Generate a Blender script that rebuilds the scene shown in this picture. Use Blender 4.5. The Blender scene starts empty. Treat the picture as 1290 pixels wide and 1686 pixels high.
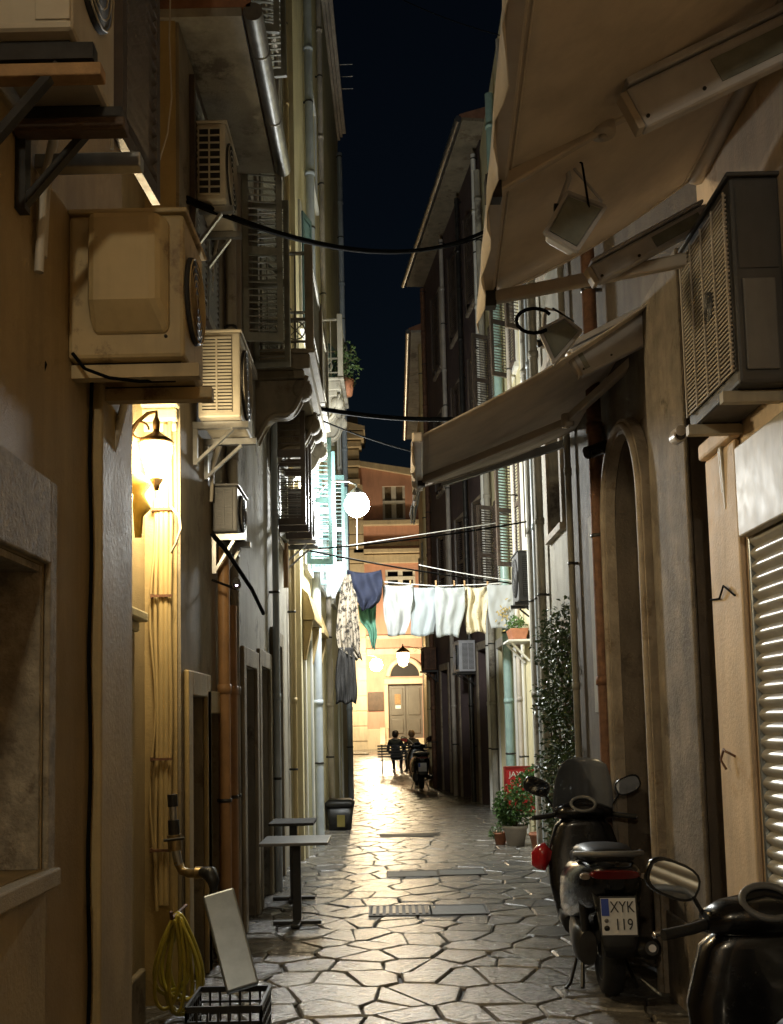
import bpy, bmesh, math, random
from mathutils import Vector, Matrix
random.seed(7)
scene = bpy.context.scene
col = scene.collection
R = math.radians

# ------------------------------------------------------------------ camera
FPX, PITCH, CX, HOR, ROLL = 1700.0, R(5.3), 636.5, 1185.0, .022     # photograph is 1290 x 1686
CY = HOR - FPX * math.tan(PITCH)
CAMZ = 1.68
cam = bpy.data.objects.new('camera', bpy.data.cameras.new('camera'))
col.objects.link(cam)
cam.location = (0, 0, CAMZ)
fw = Vector((0, math.cos(PITCH), math.sin(PITCH))); up0 = Vector((0, -math.sin(PITCH), math.cos(PITCH))); rt0 = Vector((1, 0, 0))
up = up0 * math.cos(ROLL) + rt0 * math.sin(ROLL); rt = rt0 * math.cos(ROLL) - up0 * math.sin(ROLL)
cam.rotation_euler = Matrix((rt, up, -fw)).transposed().to_euler()
cam.data.sensor_fit = 'AUTO'
cam.data.sensor_width = 36
cam.data.lens = FPX / 1686 * 36
cam.data.shift_x = (645 - CX) / 1686
cam.data.shift_y = (CY - 843) / 1686
cam.data.clip_start = 0.05
cam.data.clip_end = 2000
scene.camera = cam

# ------------------------------------------------------------------ sky, moon, exposure
w = bpy.data.worlds.new('World'); scene.world = w; w.use_nodes = True
nt = w.node_tree
sky = nt.nodes.new('ShaderNodeTexSky'); sky.sky_type = 'NISHITA'; sky.sun_disc = False
sky.sun_elevation = R(14); sky.sun_rotation = R(200); sky.air_density = 1.0; sky.dust_density = 0.3; sky.ozone_density = 2.5
nt.links.new(sky.outputs[0], nt.nodes['Background'].inputs[0])
nt.nodes['Background'].inputs[1].default_value = 0.0014
sun = bpy.data.objects.new('moon', bpy.data.lights.new('moon', 'SUN'))
col.objects.link(sun)
sun.data.energy = 0.004; sun.data.angle = R(0.5); sun.data.color = (1, 0.93, 0.82)
sun.rotation_euler = (R(50), 0, R(-20))
vs = scene.view_settings
vs.view_transform = 'Standard'; vs.look = 'None'; vs.exposure = 0; vs.gamma = 1; vs.use_curve_mapping = False
cy = scene.cycles
cy.use_denoising = True
cy.use_adaptive_sampling = True; cy.adaptive_threshold = .02
cy.max_bounces = 5; cy.diffuse_bounces = 3; cy.glossy_bounces = 3; cy.transmission_bounces = 4
cy.caustics_reflective = False; cy.caustics_refractive = False
cy.sample_clamp_indirect = 3.0
cy.use_light_tree = True

# ------------------------------------------------------------------ pixel -> place
def ray(x, y): return fw + rt * ((x - CX) / FPX) + up * ((CY - y) / FPX)
def PY(x, y, Y): d = ray(x, y); t = Y / d.y; return Vector((0, 0, CAMZ)) + d * t
def PX(x, y, X): d = ray(x, y); t = X / d.x; return Vector((0, 0, CAMZ)) + d * t
def PG(x, y, z=0.0): d = ray(x, y); t = (z - CAMZ) / d.z; return Vector((0, 0, CAMZ)) + d * t

# ------------------------------------------------------------------ materials
MATS = {}
def mat(n, c, r=.6, m=0.0, var=.2, sc=3, bump=.0, bs=90, streak=0.0, spot=None, spotc=(.05, .04, .03), coat=0.0, em=None, ems=0, alpha=1.0, spec=.5, trl=0.0):
    if n in MATS: return MATS[n]
    M = bpy.data.materials.new(n); M.use_nodes = True; t = M.node_tree; N = t.nodes; L = t.links
    b = N['Principled BSDF']
    b.inputs['Roughness'].default_value = r; b.inputs['Metallic'].default_value = m
    b.inputs['Specular IOR Level'].default_value = spec
    b.inputs['Coat Weight'].default_value = coat
    g = N.new('ShaderNodeNewGeometry')
    def noise(scale, det=5, mp=None, rough=.6):
        n_ = N.new('ShaderNodeTexNoise'); n_.inputs['Scale'].default_value = scale; n_.inputs['Detail'].default_value = det
        n_.inputs['Roughness'].default_value = rough
        if mp:
            q = N.new('ShaderNodeMapping'); q.inputs['Scale'].default_value = mp
            L.new(g.outputs['Position'], q.inputs['Vector']); L.new(q.outputs[0], n_.inputs['Vector'])
        else: L.new(g.outputs['Position'], n_.inputs['Vector'])
        return n_.outputs['Fac']
    def ramp(f, a, bb):
        q = N.new('ShaderNodeMapRange'); q.inputs[1].default_value = a; q.inputs[2].default_value = bb; L.new(f, q.inputs[0]); return q.outputs[0]
    def mix(f, a, bb, mode='MIX'):
        q = N.new('ShaderNodeMix'); q.data_type = 'RGBA'; q.blend_type = mode
        if isinstance(f, float): q.inputs[0].default_value = f
        else: L.new(f, q.inputs[0])
        for i, v in ((6, a), (7, bb)):
            if isinstance(v, tuple): q.inputs[i].default_value = (*v, 1)
            else: L.new(v, q.inputs[i])
        return q.outputs[2]
    if var or streak or spot:
        lo = tuple(max(0, k * (1 - var)) for k in c); hi = tuple(min(1, k * (1 + var)) for k in c)
        cc = mix(ramp(noise(sc), .3, .7), lo, hi)
        if streak:
            s = ramp(noise(1.0, 5, (3.2, 3.2, .55), .7), .46, .75)
            q = N.new('ShaderNodeMath'); q.operation = 'MULTIPLY'; q.inputs[1].default_value = streak; L.new(s, q.inputs[0])
            cc = mix(q.outputs[0], cc, tuple(k * .3 for k in c))
        if spot:
            s = ramp(noise(spot, 9, None, .72), .5 if n.startswith('leopard') else .56, .56 if n.startswith('leopard') else .64)
            cc = mix(s, cc, spotc)
        L.new(cc, b.inputs['Base Color'])
        rr = N.new('ShaderNodeMapRange'); L.new(noise(sc * 3, 4), rr.inputs[0]); rr.inputs[3].default_value = max(.02, r - .12); rr.inputs[4].default_value = min(1, r + .12)
        L.new(rr.outputs[0], b.inputs['Roughness'])
    else: b.inputs['Base Color'].default_value = (*c, 1)
    if bump:
        q = N.new('ShaderNodeBump'); q.inputs['Strength'].default_value = bump; q.inputs['Distance'].default_value = .012
        L.new(noise(bs, 6), q.inputs['Height']); L.new(q.outputs[0], b.inputs['Normal'])
    if em: b.inputs['Emission Color'].default_value = (*em, 1); b.inputs['Emission Strength'].default_value = ems
    if alpha < 1: b.inputs['Alpha'].default_value = alpha
    if trl:
        tr = N.new('ShaderNodeBsdfTranslucent'); mx = N.new('ShaderNodeMixShader'); mx.inputs[0].default_value = trl
        if b.inputs['Base Color'].links: L.new(b.inputs['Base Color'].links[0].from_socket, tr.inputs[0])
        else: tr.inputs[0].default_value = (*c, 1)
        L.new(b.outputs[0], mx.inputs[1]); L.new(tr.outputs[0], mx.inputs[2]); L.new(mx.outputs[0], N['Material Output'].inputs[0])
    MATS[n] = M
    return M

m_ochre = mat('ochre plaster', (.39, .285, .14), .62, var=.2, sc=1.4, bump=.4, bs=75, streak=.5, spot=1.3, spotc=(.33, .235, .11))
m_ochre2 = mat('yellow ochre paint', (.42, .31, .14), .6, var=.2, sc=2, bump=.3, bs=50, streak=.5)
m_stucco = mat('rough grey stucco', (.34, .29, .21), .8, var=.35, sc=14, bump=.9, bs=55, spot=9, spotc=(.2, .16, .11))
m_yplaster = mat('pale yellow plaster', (.42, .33, .18), .75, var=.15, sc=2.5, bump=.5, bs=120, streak=.35)
m_brown = mat('aged brown plaster', (.26, .215, .145), .8, var=.25, sc=2, bump=.4, bs=70, streak=.6, spot=2.2, spotc=(.14, .1, .06))
m_grey = mat('weathered grey plaster', (.33, .305, .25), .8, var=.3, sc=1.5, bump=.4, bs=60, streak=.7, spot=1.7, spotc=(.12, .1, .08))
m_cream = mat('cream painted plaster', (.7, .63, .4), .7, var=.1, sc=2, bump=.2, bs=60, streak=.4)
m_white = mat('white painted wood', (.72, .71, .66), .5, var=.08, sc=5, bump=.1, bs=40, streak=.3)
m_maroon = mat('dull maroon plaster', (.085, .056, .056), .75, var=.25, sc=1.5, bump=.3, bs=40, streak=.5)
m_stone = mat('worn limestone', (.35, .29, .22), .75, var=.3, sc=5, bump=.8, bs=40, streak=.5, spot=4, spotc=(.2, .15, .1))
m_stone2 = mat('pale limestone', (.46, .41, .35), .7, var=.2, sc=4, bump=.5, bs=50, streak=.4)
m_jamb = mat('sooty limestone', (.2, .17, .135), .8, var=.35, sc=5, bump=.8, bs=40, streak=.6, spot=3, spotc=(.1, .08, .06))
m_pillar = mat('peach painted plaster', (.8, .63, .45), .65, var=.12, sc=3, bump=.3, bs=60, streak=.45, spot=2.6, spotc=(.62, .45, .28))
m_dkbrown = mat('dark brown plaster', (.13, .105, .08), .8, var=.3, sc=2, bump=.5, bs=60, streak=.7, spot=2.2, spotc=(.07, .055, .04))  # deeper tone of the aged brown plaster, for the portal front
m_church = mat('salmon plaster', (.62, .34, .25), .8, var=.12, sc=.6, bump=.1, bs=20, streak=.3)
m_churchw = mat('cream stone trim', (.66, .56, .4), .75, var=.12, sc=.8, bump=.2, bs=10, streak=.4)
m_navy = mat('navy painted door', (.02, .028, .045), .5, var=.2, sc=4, bump=.1, bs=30)
m_dark = mat('dark interior', (.02, .018, .016), .8, var=.2)
m_wood = mat('dark brown wood', (.09, .055, .032), .55, var=.3, sc=6, bump=.2, bs=50, streak=.4)
m_plank = mat('raw wooden plank', (.36, .22, .1), .7, var=.3, sc=10, bump=.3, bs=60, streak=.3)
m_shut = mat('faded grey green shutter paint', (.28, .28, .23), .42, var=.25, sc=7, bump=.1, bs=60, streak=.4)
m_shutd = mat('dark brown shutter paint', (.075, .055, .042), .45, var=.25, sc=7, bump=.1, bs=60)
m_shutt = mat('teal shutter paint', (.09, .17, .17), .35, var=.25, sc=7, bump=.1, bs=60)
m_acw = mat('aged white casing', (.50, .45, .35), .45, var=.12, sc=5, bump=.03, bs=30, streak=.55)
m_acd = mat('charcoal casing', (.07, .07, .072), .5, var=.2, sc=5, streak=.4)
m_acg = mat('grey casing', (.17, .17, .17), .5, var=.15, sc=5, streak=.4)
m_acy = mat('yellowed casing', (.50, .38, .19), .5, var=.12, sc=4, streak=.5, spot=3.5, spotc=(.2, .13, .06))
m_metal = mat('galvanised steel', (.42, .42, .41), .33, .9, var=.2, sc=9, streak=.4)
m_steel = mat('brushed stainless steel', (.36, .41, .46), .34, .9, var=.12, sc=14)
m_dmetal = mat('dark metal', (.05, .048, .045), .4, .6, var=.3, sc=8)
m_rust = mat('rusty iron', (.16, .08, .045), .7, .3, var=.4, sc=14, bump=.3, bs=60)
m_brass = mat('aged brass', (.32, .24, .12), .4, .8, var=.35, sc=25)
m_lampm = mat('bronze lamp metal', (.16, .10, .045), .4, .7, var=.3, sc=20)
m_awn = mat('beige awning canvas', (.74, .66, .56), .85, var=.16, sc=1.6, bump=.3, bs=9, streak=.3, trl=.22)
m_alu = mat('cream powder coated aluminium', (.5, .44, .37), .4, .1, var=.1, sc=6, streak=.2)
m_heat = mat('pale grey enamel', (.52, .52, .55), .4, var=.12, sc=7, streak=.25)
m_glassg = mat('grey lamp glass', (.22, .24, .22), .12, var=.2, sc=9)
m_ivory = mat('ivory plastic pipe', (.5, .38, .18), .45, var=.08, sc=5, streak=.25)
m_black = mat('black plastic', (.012, .012, .012), .42, var=.3, sc=10)
m_gblack = mat('glossy black paint', (.006, .006, .007), .24, var=.3, sc=9, coat=.25, bump=.02, bs=12)
m_rubber = mat('tyre rubber', (.014, .014, .014), .8, var=.3, sc=20, bump=.2, bs=120)
m_chrome = mat('chrome', (.7, .7, .7), .08, 1.0, var=0)
m_mirror = mat('mirror glass', (.75, .75, .72), .03, 1.0, var=0)
m_red = mat('red gloss paint', (.36, .012, .018), .25, var=.1, coat=.5)
m_tail = mat('red tail light lens', (.12, .008, .008), .15, var=0, coat=.5)
m_plate = mat('white number plate', (.75, .75, .74), .4, var=.05, sc=30)
m_blue = mat('blue plate band', (.02, .06, .4), .4, var=0)
m_ink = mat('black ink', (.01, .01, .01), .5, var=0)
m_smoke = mat('smoked windscreen', (.16, .17, .19), .2, var=0, alpha=.75)
m_wire = mat('black cable', (.006, .006, .006), .9, var=0, spec=.05)
m_wirew = mat('pale cable', (.5, .46, .38), .5, var=0)
m_rope = mat('white rope', (.75, .74, .7), .7, var=0)
m_hose = mat('yellow green hose', (.42, .36, .05), .4, var=.15, sc=20)
m_teal = mat('green grey pipe paint', (.25, .36, .33), .4, var=.15, sc=6, streak=.4)
m_bluep = mat('pale blue grey pipe', (.45, .5, .54), .4, var=.12, sc=6, streak=.4)
m_orangep = mat('terracotta pipe paint', (.38, .21, .09), .5, var=.2, sc=6, streak=.4)
m_roof = mat('terracotta roof tile', (.25, .12, .07), .8, var=.3, sc=6)
m_terra = mat('terracotta pot', (.35, .14, .07), .7, var=.2, sc=12)
m_leaf = mat('leaf green', (.06, .13, .03), .4, var=.4, sc=9, trl=.2)
m_leafd = mat('dark leaf', (.045, .075, .022), .4, var=.4, sc=9)
m_cwhite = mat('white cotton', (.46, .48, .48), .85, var=.04, sc=6, trl=.25)
m_cblue = mat('blue denim cloth', (.008, .012, .032), .85, var=.25, sc=9, trl=.15)
m_cgreen = mat('green cotton', (.2, .46, .33), .85, var=.1, sc=6, trl=.5)
m_cleo = mat('leopard print cloth', (.36, .31, .24), .8, var=.15, sc=20, spot=15, spotc=(.02, .016, .012), trl=.1)
m_cpat = mat('cream patterned cotton', (.72, .64, .45), .8, var=.1, sc=8, spot=20, spotc=(.42, .32, .12), trl=.2)
m_cdark = mat('dark grey cloth', (.03, .028, .026), .85, var=.4, sc=30, trl=.05)
m_jacket = mat('dark teal jacket', (.012, .022, .024), .7, var=.3, sc=12)
m_olive = mat('brown jacket', (.05, .045, .032), .75, var=.3, sc=12)
m_trous = mat('black trousers', (.012, .012, .014), .8, var=.3, sc=12)
m_skin = mat('skin', (.5, .3, .2), .5, var=.05, sc=20)
m_hair = mat('dark hair', (.015, .01, .008), .5, var=.3, sc=60)
m_hairb = mat('light brown hair', (.2, .13, .07), .5, var=.3, sc=60)
m_signr = mat('red sign paint', (.42, .02, .025), .4, var=.15, sc=9)
m_signw = mat('white sign lettering', (.75, .72, .68), .5, var=0)
m_brownd = mat('grey brown door paint', (.16, .145, .12), .5, var=.12, sc=2, streak=.2)
m_lens = mat('camera lens', (.01, .01, .012), .05, var=0)

# ------------------------------------------------------------------ mesh builder
class MB:
    def __init__(s): s.v = []; s.f = []; s.sm = []
    def add(s, vs, fs, smooth=False):
        o = len(s.v); s.v += [tuple(v) for v in vs]
        for f in fs: s.f.append([i + o for i in f]); s.sm.append(smooth)
        return s
    def box(s, a, b):
        x0, x1 = sorted((a[0], b[0])); y0, y1 = sorted((a[1], b[1])); z0, z1 = sorted((a[2], b[2]))
        return s.add([(x0, y0, z0), (x1, y0, z0), (x1, y1, z0), (x0, y1, z0), (x0, y0, z1), (x1, y0, z1), (x1, y1, z1), (x0, y1, z1)],
                     [(0, 3, 2, 1), (4, 5, 6, 7), (0, 1, 5, 4), (1, 2, 6, 5), (2, 3, 7, 6), (3, 0, 4, 7)])
    def obox(s, c, ax, ay, az):      # centre and three half vectors
        c, ax, ay, az = map(Vector, (c, ax, ay, az)); vs = []
        for k in (-1, 1):
            for (i, j) in ((-1, -1), (1, -1), (1, 1), (-1, 1)): vs.append(c + ax * i + ay * j + az * k)
        return s.add(vs, [(0, 3, 2, 1), (4, 5, 6, 7), (0, 1, 5, 4), (1, 2, 6, 5), (2, 3, 7, 6), (3, 0, 4, 7)])
    def bar(s, p, q, wd, ht, upv=(0, 0, 1)):   # rectangular bar between points
        p, q = Vector(p), Vector(q); d = (q - p); L = d.length; d.normalize()
        sd = d.cross(Vector(upv))
        if sd.length < 1e-4: sd = d.cross(Vector((1, 0, 0)))
        sd.normalize(); u2 = sd.cross(d)
        return s.obox((p + q) / 2, d * L / 2, sd * wd / 2, u2 * ht / 2)
    def tube(s, pts, r, n=8, caps=True, closed=False):
        pts = [Vector(p) for p in pts]; k = len(pts); rs = r if isinstance(r, (list, tuple)) else [r] * k
        rings = []; u = None
        for i, p in enumerate(pts):
            if closed: d = pts[(i + 1) % k] - pts[i - 1]
            else: d = pts[min(i + 1, k - 1)] - pts[max(i - 1, 0)]
            d.normalize()
            if u is None:
                u = d.cross(Vector((0, 0, 1)))
                if u.length < .1: u = d.cross(Vector((1, 0, 0)))
            u = u - d * u.dot(d)
            if u.length < 1e-5: u = d.orthogonal()
            u.normalize(); v = d.cross(u)
            rings.append([p + (u * math.cos(a) + v * math.sin(a)) * rs[i] for a in [2 * math.pi * j / n for j in range(n)]])
        vs = [q for r_ in rings for q in r_]; fs = []
        for i in range(k if closed else k - 1):
            a = i * n; b = ((i + 1) % k) * n
            for j in range(n): fs.append((a + j, a + (j + 1) % n, b + (j + 1) % n, b + j))
        s.add(vs, fs, True)
        if caps and not closed: s.add(rings[0], [tuple(range(n))[::-1]]); s.add(rings[-1], [tuple(range(n))])
        return s
    def lathe(s, c, prof, n=20, axis='z'):    # prof: (radius, height)
        c = Vector(c); vs = []; fs = []
        for (r, h) in prof:
            for j in range(n):
                a = 2 * math.pi * j / n; q = (r * math.cos(a), r * math.sin(a), h)
                if axis == 'x': q = (q[2], q[0], q[1])
                if axis == 'y': q = (q[0], q[2], q[1])
                vs.append(c + Vector(q))
        k = len(prof)
        for i in range(k - 1):
            for j in range(n): fs.append((i * n + j, i * n + (j + 1) % n, (i + 1) * n + (j + 1) % n, (i + 1) * n + j))
        if prof[0][0] > 1e-4: fs.append(tuple(range(n))[::-1])
        if prof[-1][0] > 1e-4: fs.append(tuple((k - 1) * n + j for j in range(n)))
        return s.add(vs, fs, True)
    def loft(s, secs, n=16, e=2.6, cap=True):
        # secs: (centre, half width vec, half height vec) superellipse rings
        vs = []; fs = []
        for sec in secs:
            c, a, b = Vector(sec[0]), Vector(sec[1]), Vector(sec[2]); ee = sec[3] if len(sec) > 3 else e
            for j in range(n):
                t = 2 * math.pi * j / n; ct, st = math.cos(t), math.sin(t)
                vs.append(c + a * math.copysign(abs(ct) ** (2 / ee), ct) + b * math.copysign(abs(st) ** (2 / ee), st))
        for i in range(len(secs) - 1):
            for j in range(n): fs.append((i * n + j, i * n + (j + 1) % n, (i + 1) * n + (j + 1) % n, (i + 1) * n + j))
        s.add(vs, fs, True)
        if cap:
            k = len(secs) - 1
            s.f.append([j + len(s.v) - len(vs) for j in range(n)][::-1]); s.sm.append(False)
            s.f.append([j + k * n + len(s.v) - len(vs) for j in range(n)]); s.sm.append(False)
        return s
    def prism(s, poly, d):             # polygon (list of 3d points) extruded by d
        d = Vector(d); n = len(poly); P = [Vector(p) for p in poly]
        return s.add(P + [p + d for p in P], [tuple(range(n))[::-1], tuple(range(n, 2 * n))] + [(i, (i + 1) % n, n + (i + 1) % n, n + i) for i in range(n)])
    def sheet(s, g):                   # grid of points
        nr, nc = len(g), len(g[0])
        return s.add([p for r in g for p in r], [(i * nc + j, i * nc + j + 1, (i + 1) * nc + j + 1, (i + 1) * nc + j) for i in range(nr - 1) for j in range(nc - 1)], True)
    def mesh(s, name):
        me = bpy.data.meshes.new(name); me.from_pydata(s.v, [], s.f); me.validate()
        bm = bmesh.new(); bm.from_mesh(me); bmesh.ops.recalc_face_normals(bm, faces=bm.faces); bm.to_mesh(me); bm.free()
        if len(me.polygons) == len(s.sm): me.polygons.foreach_set('use_smooth', s.sm)
        return me
    def build(s, name, m, parent=None, bevel=0, solid=0):
        me = s.mesh(name); me.materials.append(m)
        return link(name, me, parent, bevel, solid)
def link(name, me, parent=None, bevel=0, solid=0):
    o = bpy.data.objects.new(name, me); col.objects.link(o)
    if parent: o.parent = parent
    if solid:
        q = o.modifiers.new('t', 'SOLIDIFY'); q.thickness = solid; q.offset = 0
    if bevel:
        q = o.modifiers.new('b', 'BEVEL'); q.width = bevel; q.segments = 2; q.limit_method = 'ANGLE'; q.angle_limit = R(40); q.harden_normals = False
    return o
def tag(o, label, cat, group=None, kind=None):
    o['label'] = label; o['category'] = cat
    if group: o['group'] = group
    if kind: o['kind'] = kind
    return o
def thing(name, label, cat, group=None, loc=None):
    o = bpy.data.objects.new(name, None); col.objects.link(o); o.empty_display_size = .1
    return tag(o, label, cat, group)
def struct(o): o['kind'] = 'structure'; return o
def copy_tree(o, parent=None):
    c = o.copy(); col.objects.link(c); c.parent = parent
    for ch in list(o.children): copy_tree(ch, c)
    return c
def arc(c, r, a0, a1, n, ax=(1, 0, 0), ay=(0, 0, 1)):
    c, ax, ay = Vector(c), Vector(ax), Vector(ay)
    return [c + ax * r * math.cos(a0 + (a1 - a0) * i / n) + ay * r * math.sin(a0 + (a1 - a0) * i / n) for i in range(n + 1)]
def sag(p, q, d, n=14):
    p, q = Vector(p), Vector(q); return [p.lerp(q, i / n) - Vector((0, 0, d * 4 * (i / n) * (1 - i / n))) for i in range(n + 1)]
def text_mesh(txt, size, extrude=.001):
    cu = bpy.data.curves.new('t', 'FONT'); cu.body = txt; cu.size = size; cu.extrude = extrude; cu.align_x = 'CENTER'; cu.align_y = 'CENTER'
    o = bpy.data.objects.new('t', cu); col.objects.link(o); bpy.context.view_layer.update()
    me = bpy.data.meshes.new_from_object(o.evaluated_get(bpy.context.evaluated_depsgraph_get()))
    bpy.data.objects.remove(o); bpy.data.curves.remove(cu); return me
def put_text(name, txt, size, m, M, parent, sx=1):
    me = text_mesh(txt, size); me.transform(M @ Matrix.Diagonal((sx, 1, 1, 1))); me.materials.clear(); me.materials.append(m)
    return link(name, me, parent)

# ------------------------------------------------------------------ facade frames
class F:
    """u runs along the facade, z up, n out of the wall towards the street"""
    def __init__(s, x0, y0, x1, y1, side):
        s.o = Vector((x0, y0, 0)); d = Vector((x1 - x0, y1 - y0, 0)); s.L = d.length; s.d = d.normalized()
        s.n = Vector((s.d.y, -s.d.x, 0)) * (1 if side == 'L' else -1)
    def p(s, u, z, n=0): return s.o + s.d * u + s.n * n + Vector((0, 0, z))
    def box(s, mb, u0, u1, z0, z1, n0, n1):
        return mb.obox(s.p((u0 + u1) / 2, (z0 + z1) / 2, (n0 + n1) / 2), s.d * abs(u1 - u0) / 2, s.n * abs(n1 - n0) / 2, (0, 0, abs(z1 - z0) / 2))
    def hit(s, px, py, n=0):
        d = ray(px, py); o = s.p(0, 0, n); c = Vector((0, 0, CAMZ)); t = (o - c).dot(s.n) / d.dot(s.n); q = c + d * t
        return (q - s.o).dot(s.d), q.z
    def wall(s, u0, u1, z0, z1, holes=(), depth=.3, back=.5):
        us = sorted({u0, u1, *[h[0] for h in holes], *[h[1] for h in holes]}); zs = sorted({z0, z1, *[h[2] for h in holes], *[h[3] for h in holes]})
        us = [u for u in us if u0 <= u <= u1]; zs = [z for z in zs if z0 <= z <= z1]
        mb = MB(); q = s.p
        for a, b in zip(us, us[1:]):
            for c, d in zip(zs, zs[1:]):
                um, zm = (a + b) / 2, (c + d) / 2
                if any(h[0] < um < h[1] and h[2] < zm < h[3] for h in holes): continue
                mb.add([q(a, c), q(b, c), q(b, d), q(a, d)], [(0, 1, 2, 3)])
        for (a, b, c, d) in [h[:4] for h in holes]:
            c = max(c, z0)
            for e1, e2 in (((a, c), (a, d)), ((b, c), (b, d)), ((a, d), (b, d)), ((a, c), (b, c))):
                mb.add([q(*e1), q(*e2), q(*e2, -depth), q(*e1, -depth)], [(0, 1, 2, 3)])
        # ends, back and top so the building is a solid block
        for u in (u0, u1): mb.add([q(u, z0), q(u, z1), q(u, z1, -back), q(u, z0, -back)], [(0, 1, 2, 3)])
        mb.add([q(u0, z1), q(u1, z1), q(u1, z1, -back), q(u0, z1, -back)], [(0, 1, 2, 3)])
        mb.add([q(u0, z0, -back), q(u1, z0, -back), q(u1, z1, -back), q(u0, z1, -back)], [(0, 1, 2, 3)])
        return mb
def shutter_leaf(parent, c, wd, ht, dirv, m, th=.035, pitch=.045, tilt=.6):
    """louvred leaf: lower hinge corner c, runs wd along dirv, ht high"""
    c = Vector(c); d = Vector(dirv).normalized(); n = d.cross(Vector((0, 0, 1))); zz = Vector((0, 0, 1)); fr = .05
    mb = MB()
    for a in (0, wd - fr): mb.obox(c + d * (a + fr / 2) + zz * ht / 2, d * fr / 2, n * th / 2, zz * ht / 2)
    for z in (0, ht / 2 - .03, ht - .07): mb.obox(c + d * wd / 2 + zz * (z + .035), d * (wd / 2 - fr), n * th / 2 * .96, zz * .035)
    o = mb.build('shutter', m, parent)
    ms = MB(); z = .1
    while z < ht - .09:
        if abs(z - ht / 2) > .05:
            ms.obox(c + d * wd / 2 + zz * z, d * (wd / 2 - fr), (n * math.cos(tilt) + zz * math.sin(tilt)) * .022, (zz * math.cos(tilt) - n * math.sin(tilt)) * .004)
        z += pitch
    s = ms.build('slats', m, o); s['kind'] = 'stuff'
    return o
def window_unit(f, parent, u0, u1, z0, z1, m_frame, m_shutter=None, depth=.18, opened=None, surround=None):
    g = MB(); f.box(g, u0, u1, z0, z1, -depth - .03, -depth); wn = g.build('window', m_lens if not m_shutter or opened else m_dark, parent)
    fr = MB(); t = .05
    for a, b, c, d in ((u0, u0 + t, z0, z1), (u1 - t, u1, z0, z1), (u0 + t, u1 - t, z0, z0 + t), (u0 + t, u1 - t, z1 - t, z1), ((u0 + u1) / 2 - t / 2, (u0 + u1) / 2 + t / 2, z0 + t, z1 - t), (u0 + t, (u0 + u1) / 2 - t / 2, z0 + (z1 - z0) * .6, z0 + (z1 - z0) * .6 + .03), ((u0 + u1) / 2 + t / 2, u1 - t, z0 + (z1 - z0) * .6, z0 + (z1 - z0) * .6 + .03)):
        f.box(fr, a, b, c, d, -depth + .002, -depth + .04)
    fr.build('frame', m_frame, wn)
    sl = MB(); f.box(sl, u0 - .08, u1 + .08, z0 - .07, z0 - .002, -depth, .06); sl.build('sill', surround or m_stone2, wn)
    if surround:
        s = MB()
        for a, b, c, d in ((u0 - .1, u0 - .004, z0, z1 + .1), (u1 + .004, u1 + .1, z0, z1 + .1), (u0 - .004, u1 + .004, z1 + .004, z1 + .1)): f.box(s, a, b, c, d, .002, .035)
        s.build('surround', surround, wn)
    if m_shutter:
        wd = (u1 - u0) / 2
        if opened is None:
            shutter_leaf(parent, f.p(u0 + .01, z0 + .01, -.03), wd - .015, z1 - z0 - .02, f.d, m_shutter)
            shutter_leaf(parent, f.p((u0 + u1) / 2 + .005, z0 + .01, -.03), wd - .015, z1 - z0 - .02, f.d, m_shutter)
        else:
            for (u, a) in ((u0, opened[0]), (u1, opened[1])):
                s = -1 if u == u0 else 1
                if a is None: continue
                dv = f.d * (s * math.cos(R(a))) + f.n * math.sin(R(a))
                shutter_leaf(parent, f.p(u, z0 + .01, .04), wd - .01, z1 - z0 - .02, dv, m_shutter, *((.035, .06, -.3) if 70 < a < 110 else ()))
    return wn
def door_unit(f, parent, u0, u1, z1, m, depth=.22, mf=None, panels=2, z0=0.0):
    g = MB(); f.box(g, u0, u1, z0, z1, -depth - .05, -depth); dr = g.build('door', m, parent)
    wdt = (u1 - u0)
    for k in range(panels):
        a = u0 + wdt * k / panels + .06; b = u0 + wdt * (k + 1) / panels - .06
        for c, d in ((z0 + .15, z0 + (z1 - z0) * .42), (z0 + (z1 - z0) * .47, z1 - .12)):
            p = MB(); f.box(p, a, b, c, d, -depth + .0, -depth + .022); p.build('panel', m, dr, bevel=.012)
    h = MB(); h.tube([f.p((u0 + u1) / 2 + .05, z0 + 1.02, -depth + .004), f.p((u0 + u1) / 2 + .05, z0 + 1.02, -depth + .05), f.p((u0 + u1) / 2 + .14, z0 + 1.02, -depth + .05)], .01, 6); h.build('handle', m_brass, dr)
    if mf:
        s = MB()
        for a, b, c, d in ((u0 - .14, u0 - .003, z0, z1 + .16), (u1 + .003, u1 + .14, z0, z1 + .16), (u0 - .003, u1 + .003, z1 + .003, z1 + .16)): f.box(s, a, b, c, d, .002, .035)
        s.build('door_frame', mf, parent, bevel=.008)
    return dr
def pipe(f, parent, u, z0, z1, r, m, n=.08, name='downpipe', clamps=True):
    mb = MB(); mb.tube([f.p(u, z0, n), f.p(u, (z0 + z1) / 2, n), f.p(u, z1, n)], r, 12)
    z = z0 + 1.9
    while z < z1: mb.lathe(f.p(u, z, n), [(r * 1.18, 0), (r * 1.18, .07)], 12); z += 1.9
    o = mb.build(name, m, parent)
    if clamps:
        z = z0 + 1.1
        while z < z1: c = MB(); c.lathe(f.p(u, z, n), [(r * 1.12, 0), (r * 1.12, .025)], 12); f.box(c, u - .008, u + .008, z, z + .025, 0, n - r * .9); c.build('clamp', m_dmetal, o); z += 1.9
    return o

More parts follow.
